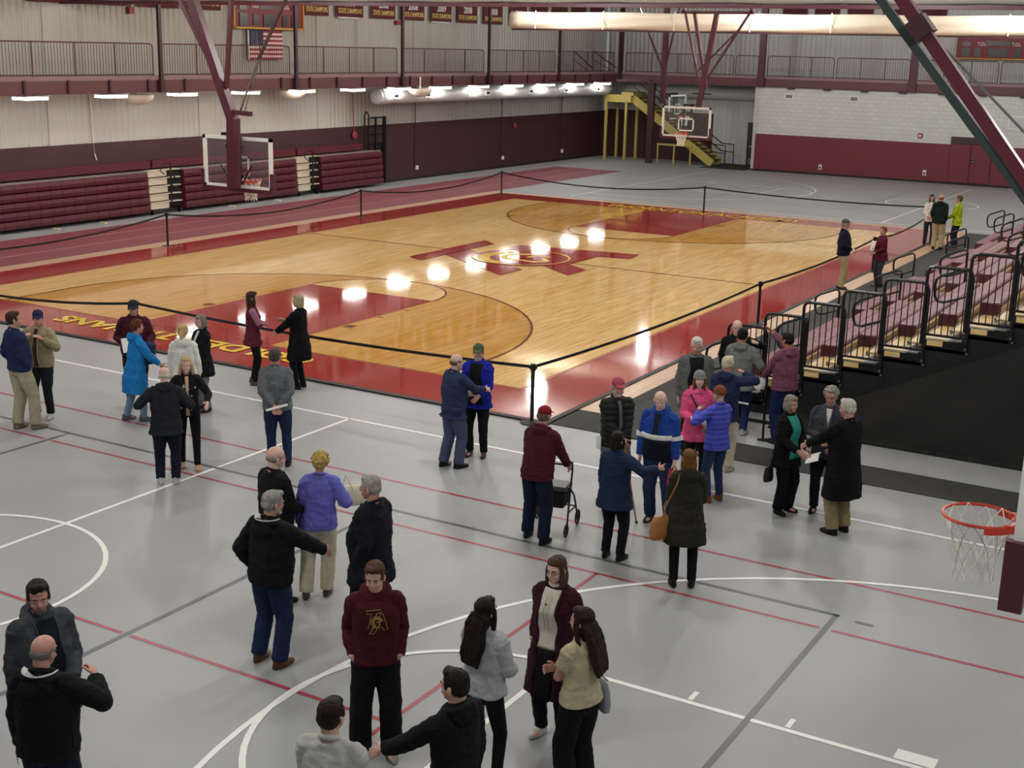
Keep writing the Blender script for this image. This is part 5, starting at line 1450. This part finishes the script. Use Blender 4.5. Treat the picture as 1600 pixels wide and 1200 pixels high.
i_gls = P('glassesman', (3.90, -9.72), 180, 1.80, 'heavy grey-haired man with glasses in long dark suit jacket', g=1.2, belly=.05, skin='b', R='down', L='pocket', head=(12, 8), sway=(.05, 0),
    top=dict(col='#15171f', hem=.70, ease=.045, kind='suit', inner='#8c9a96', inner_w=.03), bottom=dict(col='#121218', ease=.026), shoes='#161414', hair=('short', '#98928a'), glasses=True, vox=NV)
i_hod = P('hood', (5.19, -11.37), 306, 1.78, 'teenage boy in maroon hoodie with gold TA emblem, hands in pockets', g=1.0, skin='a', R='pocket', L='pocket', head=(-12, 14),
    top=dict(col='#43141b', hem=.88, ease=.042, kind='hoodie', hood=True, fold=.010), bottom=dict(col='#0e0e10', ease=.036, wide=.02), shoes='#9c9184', hair=('short', '#4a3424'), vox=NV, stance=.13)
i_lng = P('longhair', (6.20, -11.27), 86, 1.66, 'girl in light grey sweatshirt with very long wavy dark hair', sex='f', g=.98, skin='a', R='front', L='front', head=(-12, 0),
    top=dict(col='#a5a7aa', hem=.90, ease=.058, kind='sweater', fold=.012), bottom=dict(col='#111113', ease=.003), shoes='#b5a9a4', hair=('longwavy', '#1d1411'), vox=NV, stagger=.05)
i_cow = P('coatw', (6.30, -10.27), 270, 1.70, 'woman with glasses in long maroon coat over cream sweater', sex='f', g=1.05, skin='c', R='pocket', L='pocket', head=(-5, 5),
    top=dict(col='#33151f', hem=.46, ease=.05, kind='coat', inner='#c9c3b6', inner_w=.10, inner_lo=.93, low='#101012'), bottom=dict(col='#131316', ease=.02), shoes='#c9c4bc', hair=('shoulder', '#4c362a'), glasses=True, vox=NV)
i_crm = P('cream', (6.94, -11.01), 165, 1.66, 'woman in cream short-sleeved blouse with straight dark hair and folded arms', sex='f', g=1.06, skin='b', R='fold', L='fold', head=(20, 3), curlL=1.0, curlR=1.0,
    top=dict(col='#b5a98a', hem=.92, ease=.03, kind='tee', sleeve=.42, collar=False), bottom=dict(col='#0f0f11', ease=.03, wide=.03), shoes='#1a1818', hair=('long', '#2a1b15'), vox=NV)
i_bbk = P('boyblack', (6.78, -12.60), 168, 1.76, 'boy in black jacket holding one open hand out to the left', g=1.0, skin='a', R='down', L=(-.30, .44, 1.08), curlL=.25, head=(15, 3),
    top=dict(col='#121314', hem=.88, ease=.04, hood=True), bottom=dict(col='#131315', ease=.03), shoes='#202020', hair=('short', '#1f1713'), vox=NV)
i_bwh = P('boywhite', (6.35, -13.43), 106, 1.78, 'boy in pale grey quarter-zip top with short brown hair at bottom edge', g=1.0, skin='a', R='front', L='front', head=(-10, 4),
    top=dict(col='#b5b4ae', hem=.88, ease=.034, kind='sweater'), bottom=dict(col='#1b1c20'), shoes='#202020', hair=('crop', '#241a15'), vox=NV)
i_brd = P('beard', (3.36, -13.25), 345, 1.84, 'dark-haired bearded man in grey hooded coat at left edge', g=1.15, belly=.02, skin='b', R='down', L='front', head=(-20, 8),
    top=dict(col='#3a3d43', hem=.70, ease=.05, kind='jacket', inner='#141720', inner_w=.085, hood=True), bottom=dict(col='#8a8470', ease=.026), shoes='#2a2622', hair=('short', '#1c1817'), beard='#5c5550', vox=NV)
i_b45 = P('bald45', (4.03, -13.79), 113, 1.76, 'bald man in black jacket with white hood lining in bottom left corner', g=1.16, belly=.03, skin='b', R=(.26, .26, 1.34), L='down', curlR=1.0, head=(-15, 10),
    top=dict(col='#121315', hem=.84, ease=.052, hood=True, hoodcol='#c4c6c4'), bottom=dict(col='#161a2c', ease=.026), shoes='#1c1a1a', hair=('bald', '#6f6a64'), vox=NV)
bake_all()

# ---- garment details
ring_z = list(np.linspace(1.17, 1.225, 4))
inf = i_str
inf['patch']('chest_stripe', cloth('#d8d8d4'), list(np.linspace(1.155, 1.215, 4)), lambda z: .20, .012)
for s in (1, -1):
    S_, E, Wr = inf['joints'][s]
    q = MB(); a = S_.lerp(E, .80); b_ = S_.lerp(E, .98)
    q.tube([Vector(inf['fin'](a)), Vector(inf['fin'](b_))], [.1, .098], 16); q.build('sleeve_stripe', cloth('#d8d8d4'), inf['root'], smooth=False)
inf['patch']('lower_panel', cloth('#171a26'), list(np.linspace(.86, 1.15, 8)), lambda z: .185, .009)
# TA emblem on the hoodie: gold outline letters and helmet badge curved onto the chest
inf = i_hod
def chest_pt(inf, x, z, off=.012):
    a_, b_, y_ = tt(inf['T'], z); A_, B_ = a_+inf['ea']+off, b_+inf['ea']+off
    xx = max(-.98, min(.98, x/A_)); y = B_*(1-abs(xx)**2.3)**(1/2.3)
    p = Vector((x, y_+y, z)); return Vector(inf['fin'](inf['U'] @ p))
def chest_line(q, pts, closed=True, r=.0032):
    # seen from the front the picture's right is the wearer's left (-x)
    q.tube([chest_pt(inf, -x, 1.27+z) for x, z in pts], r, 5, closed)
GOLD = cloth('#a38a4a', .6)
q = MB()
chest_line(q, [(-.075, .105), (.045, .115), (.045, .09), (.01, .087), (-.02, -.04), (-.06, -.04), (-.03, .083), (-.07, .08)])
chest_line(q, [(.045, .085), (.06, .085), (.10, -.055), (.065, -.06), (.055, -.03), (.015, -.045), (-.015, -.09), (-.05, -.09), (.0, -.02)])
q.build('emblem', GOLD, inf['root'])
q = MB()
for r_ in (.048, .036, .03): chest_line(q, [(r_*math.cos(a)+.012, r_*math.sin(a)+.012) for a in np.linspace(.2, PI*1.4, 18)], False, .004)
chest_line(q, [(.01, .02), (.03, .015), (.035, -.01), (.02, -.03)], False, .006); chest_line(q, [(-.01, .0), (.0, -.03), (.02, -.035)], False, .006)
q.build('helmet_emblem', GOLD, inf['root'])
q = MB()
inf = i_cow
q.tube([Vector(inf['fin'](inf['U'] @ Vector((.062*math.cos(t_), -.008+.062*math.sin(t_), 1.515-.02*math.sin(t_))))) for t_ in np.linspace(0, 2*PI, 21)[:-1]], .017, 8, True); q.build('roll_collar', cloth('#c9c3b6'), inf['root'], smooth=True); q = MB()
for s in (-.02, .02): q.tube([chest_pt(inf, s+.004*math.sin(z*30), z, .026) for z in np.linspace(1.42, 1.12, 12)], .004, 5)
q.build('drawstring', cloth('#a89c86'), inf['root'])
inf = i_blond
q = MB(); rr_ = random.Random(3)
for _ in range(26):
    x = rr_.uniform(-.12, .12); z = rr_.uniform(.95, 1.38)
    p = chest_pt(inf, x, z, .012); q.ell(p, (.013, .005, .016), None, 6, 4)
q.build('flower_print', cloth('#b5b0a4'), inf['root'])
q = MB(); q.ell(Vector(i_blond['fin'](i_blond['hp'](0, .091, -.066))), (.019, .004, .006), None, 10, 6); q.build('teeth', MT['teeth'], i_blond['root'])
q = MB(); inf = i_tan
q.tube([chest_pt(inf, .0, z, .02) for z in np.linspace(1.3, .88, 8)], .005, 5); q.build('zip', cloth('#6a6048'), inf['root'])

# ---- things people hold or wear
def tagw(o, l, c, g=None): return tag(o, l, c, g)
def mid(info): return (world_pt(info, info['joints'][1][2])+world_pt(info, info['joints'][-1][2]))/2
def handw(info, s, ext=.09):
    S_, E, Wr = info['joints'][s]; return world_pt(info, Wr+(Wr-E).normalized()*ext)
def fwd(info, a=0):
    h = info['root'].rotation_euler.z+PI/2+a; return Vector((math.cos(h), math.sin(h), 0))
def paper(name, c, size, nrm, label, cat='paper', m='paper', roll=0, curl=.01):
    nrm = Vector(nrm).normalized(); u = nrm.cross(Vector((0, 0, 1)))
    if u.length < .1: u = Vector((1, 0, 0))
    u.normalize(); v = u.cross(nrm)
    cr, sr = math.cos(roll), math.sin(roll); u, v = u*cr+v*sr, -u*sr+v*cr
    q = MB(); n = 6; F = []; B = []
    for i in range(n+1):
        for j in (0, 1):
            p = Vector(c)+u*size[0]*(i/n-.5)+v*size[1]*(j-.5)+nrm*curl*math.cos((i/n-.5)*PI)*2
            F.append(p); B.append(p-nrm*.003)
    q.add(F, [(2*i, 2*i+2, 2*i+3, 2*i+1) for i in range(n)]); q.add(B, [(2*i, 2*i+1, 2*i+3, 2*i+2) for i in range(n)])
    return tag(q.build(name, MT[m]), label, cat)
c = handw(i_gback, 1, .03)*.5+handw(i_gback, -1, .03)*.5+fwd(i_gback)*-.05
rd = fwd(i_gback, -PI/2)
q = MB(); q.tube([c-rd*.15+Vector((0, 0, -.03)), c+rd*.15+Vector((0, 0, .05))], .018, 10); tag(q.build('rolled_paper', MT['paper'], smooth=False), 'rolled white paper held behind the back of the grey jacket man', 'paper')
paper('folded_paper', handw(i_mar, 1)+fwd(i_mar)*.05+Vector((0, 0, .02)), (.16, .24), fwd(i_mar, .3)+Vector((0, 0, .5)), 'white sheet held by man in maroon jacket and black cap')
q = MB(); c = handw(i_mar, -1, 0)
for i in range(5): q.ell(c+Vector((.01*i, 0, -.03-.055*i)), (.14-.012*i, .11-.008*i, .08))
o = raw('draped_coat', q, cloth('#1d2c4e'), None, .012, 3, .012); BAKE[:] = BAKE[-1:]; bake_all(); BAKE[:] = []
tag(o, 'dark blue coat draped over the arm of man in maroon jacket', 'coat')
paper('booklet', handw(i_pink, 1, .12)+Vector((0, 0, .02)), (.21, .15), fwd(i_pink)*.6+Vector((0, 0, 1)), 'grey-white booklet held by woman in pink jacket', 'booklet')
paper('folded_paper', handw(i_teal, -1, .13)+fwd(i_teal)*.04+Vector((0, 0, -.02)), (.24, .18), fwd(i_teal, 1)*-.5+Vector((0, 0, 1)), 'white papers between woman in teal shirt and man in black overcoat', 'paper', roll=.5)
paper('paper_stack', handw(i_pap, 1, .03)+fwd(i_pap)*.03+Vector((0, 0, .06)), (.2, .26), fwd(i_pap)+Vector((0, 0, .2)), 'white papers held by woman in maroon jacket at court edge', 'paper')
paper('white_cup_lid', handw(i_cap, 1, .02)+Vector((0, 0, .01)), (.1, .08), fwd(i_cap, -1.2)+Vector((0, 0, .4)), 'small white folded note in hand of man in grey cap', 'paper').name = 'folded_note'
paper('programme', handw(i_mau, -1, .1)+Vector((0, 0, -.05)), (.16, .24), fwd(i_mau, 1.6)+Vector((0, 0, .3)), 'white programme hanging from hand of man in mauve hoodie', 'booklet', roll=.6, curl=.03)
paper('programme', handw(i_mau, -1, .1)+Vector((.03, .04, -.04)), (.15, .22), fwd(i_mau, 1.3)+Vector((0, 0, .2)), 'second folded programme in hand of man in mauve hoodie, behind the first', 'booklet', roll=.2, curl=.03)
c = handw(i_nw, -1, .05); q = MB(); q.tube([c, c+fwd(i_nw, -PI/2)*.3], .016, 8); tag(q.build('rolled_paper', MT['paper']), 'thin rolled white paper held by white-haired man in navy jacket', 'paper')
c = world_pt(i_puf, (.19, .02, .9)); paper('folded_paper', c+fwd(i_puf, -1.4)*.06, (.1, .18), fwd(i_puf, -1.2), 'white paper sticking out of puffer jacket pocket', 'paper')
c = handw(i_b45, -1, .05); paper('magazine', c+fwd(i_b45, PI/2)*.03+Vector((0, 0, .03)), (.14, .26), fwd(i_b45, 2.0), 'pale folded magazine under arm of bald man in bottom left corner', 'booklet')
# cane
top_ = (handw(i_puf, 1, .05)+handw(i_puf, -1, .05))/2
q = MB(); ft = Vector((4.62, -4.98, 0)); q.tube([ft, top_+(top_-ft)*.03], .012, 8); q.tube([top_+Vector((-.04, -.05, .03)), top_+Vector((.05, .06, .03))], .014, 8)
o = thing('walking_cane', 'wooden walking cane held by man in black puffer jacket', 'cane')
q.build('shaft', MT['leather_tan'], o); q = MB(); q.tube([ft, ft+Vector((0, 0, .03))], .016, 8); q.build('rubber_tip', MT['black_rubber'], o)
# bags
def bag(name, c, w, h, d, m, label, ang=0, strap=None, flap=True, cat='bag'):
    t = thing(name, label, cat, tuple(c), ang)
    q = MB(); rings = []
    for z_, fw_, fd in ((-h/2, .86, .8), (-h/2+.01, .95, .95), (-h*.2, 1.04, 1.1), (h*.25, .95, .8), (h*.5, .82, .3)):
        rings.append([Vector((w/2*fw_*math.copysign(abs(math.cos(a))**.6, math.cos(a)), d/2*fd*math.copysign(abs(math.sin(a))**.6, math.sin(a)), z_)) for a in np.linspace(0, 2*PI, 21)[:-1]])
    q.loft(rings); q.build('pouch', MT[m] if isinstance(m, str) else m, t, smooth=True)
    if strap:
        q = MB(); pts = [Vector(p) for p in strap]; Mi = (Matrix.Translation(Vector(c)) @ Matrix.Rotation(ang, 4, 'Z')).inverted()
        q.tube([Mi @ p for p in pts], .008, 6); q.build('strap', MT[m] if isinstance(m, str) else m, t)
    return t
def body_pt(info, x, y, z): return world_pt(info, (x, y, z))
MT['suede_red'] = mat('bag_red', '#a01c34', .6); MT['bag_cream'] = mat('bag_cream', '#c9c0a6', .6); MT['bag_grey'] = mat('bag_grey', '#8a8a90', .5)
c = body_pt(i_oli, -.29, -.06, .78)
bag('shoulder_bag', c, .30, .26, .10, 'leather_tan', 'tan leather shoulder bag hanging on woman in olive parka', i_oli['root'].rotation_euler.z+.5, [c+Vector((0, 0, .1)), body_pt(i_oli, -.25, -.12, 1.1), body_pt(i_oli, -.14, -.15, 1.38), body_pt(i_oli, -.10, -.05, 1.50), body_pt(i_oli, -.15, .13, 1.3), body_pt(i_oli, -.26, .1, 1.0), c+Vector((.03, .03, .1))])
c = handw(i_str, -1, .1)+Vector((0, 0, -.14)); bag('handbag', c, .17, .26, .1, 'suede_red', 'red bag carried by man with white chest stripe', 0, [c+Vector((-.05, 0, .12)), c+Vector((0, 0, .2)), c+Vector((.05, 0, .12))])
c = body_pt(i_teal, .30, -.05, .62); bag('small_purse', c, .16, .2, .06, 'leather_black', 'small black purse on long strap beside woman in teal shirt', i_teal['root'].rotation_euler.z, [c+Vector((0, 0, .08)), body_pt(i_teal, .24, -.03, .9), body_pt(i_teal, .22, -.03, 1.2), body_pt(i_teal, .1, -.02, 1.47)])
c = body_pt(i_crm, .28, .02, .88); bag('tote_bag', c, .28, .26, .08, 'bag_grey', 'grey and black handbag at side of woman in cream blouse', i_crm['root'].rotation_euler.z+1.2, [c+Vector((-.06, 0, .12)), body_pt(i_crm, .22, .02, 1.1), c+Vector((.06, 0, .12))])
c = handw(i_lil, 1, .02)+Vector((0, 0, -.02)); bag('tote_bag', c+fwd(i_lil, -1.2)*.08+Vector((0, 0, .06)), .32, .22, .12, 'bag_cream', 'cream and gold handbag held by woman in lilac sweater', i_lil['root'].rotation_euler.z+.4, [c+Vector((-.05, 0, .1)), c+Vector((.02, 0, .3)), c+Vector((.1, .05, .1))])
q = MB(); q.tube([chest_pt(i_pink, .12-.26*(1.42-z)/.5, z, .016) for z in np.linspace(1.43, .92, 9)], .011, 6)
o = q.build('bag_strap', MT['black'], i_pink['root'])
# rollator
rz = math.radians(102-90); ro = thing('rollator', 'black wheeled walking frame pushed by stooped man in maroon hoodie', 'walker', (3.80, -5.80, 0), rz)
r_ = .013
for s in (1, -1):
    x = s*.27
    q = MB(); q.tube([(x, -.18, .09), (x, -.06, .60), (x, .0, .82), (x, -.02, .93), (x, -.14, .95)], r_, 8); q.tube([(x, .30, .14), (x, .12, .45), (x, -.06, .60)], r_, 8); q.tube([(x, -.13, .30), (x, .22, .28)], r_*.8, 6)
    q.build('side_frame', MT['black'], ro)
    q = MB(); q.tube([(x, -.09, .95), (x, -.22, .955)], .02, 8); q.build('hand_grip', MT['black_rubber'], ro)
    q = MB(); q.tube([(x, -.05, .93), (x, -.1, .88), (x, -.18, .89)], .006, 6); q.build('brake_lever', MT['metal'], ro)
    for y, rr_ in ((-.20, .09), (.32, .10)):
        q = MB(); q.tube([(x, y+rr_*.86*math.cos(a), rr_+rr_*.86*math.sin(a)) for a in np.linspace(0, 2*PI, 21)[:-1]], rr_*.14, 6, True)
        for a in np.linspace(0, 2*PI, 6)[:-1]: q.tube([(x, y, rr_), (x, y+rr_*.85*math.cos(a), rr_+rr_*.85*math.sin(a))], .008, 5)
        q.tube([(x-.02, y, rr_), (x+.02, y, rr_)], .018, 8)
        q.build('wheel', MT['black_rubber'], ro)
q = MB(); q.tube([(-.27, 0, .82), (-.2, .06, .86), (.2, .06, .86), (.27, 0, .82)], r_, 8); q.build('cross_bar', MT['black'], ro)
for a_, b_ in (((-.27, .22, .28), (.27, .22, .28)), ((-.27, -.06, .60), (.27, -.06, .60))):
    q = MB(); q.tube([a_, b_], r_*.8, 6); q.build('cross_bar', MT['black'], ro)
q = MB(); rg = [[(x_*w_, .02+y_*w_, z_) for x_, y_ in ((-.23, -.14), (.23, -.14), (.23, .14), (-.23, .14))] for z_, w_ in ((.56, .96), (.57, 1), (.61, 1), (.62, .94))]; q.loft(rg); q.build('seat', mat('vinyl_grey', '#55565a', .4), ro)
q = MB(); q.loft([[(x_*w_, .02+y_*w_, z_) for x_, y_ in ((-.2, -.11), (.2, -.11), (.2, .11), (-.2, .11))] for z_, w_ in ((.33, .9), (.35, 1), (.52, 1.02), (.54, .97))]); q.build('storage_pouch', MT['black_matte'], ro)
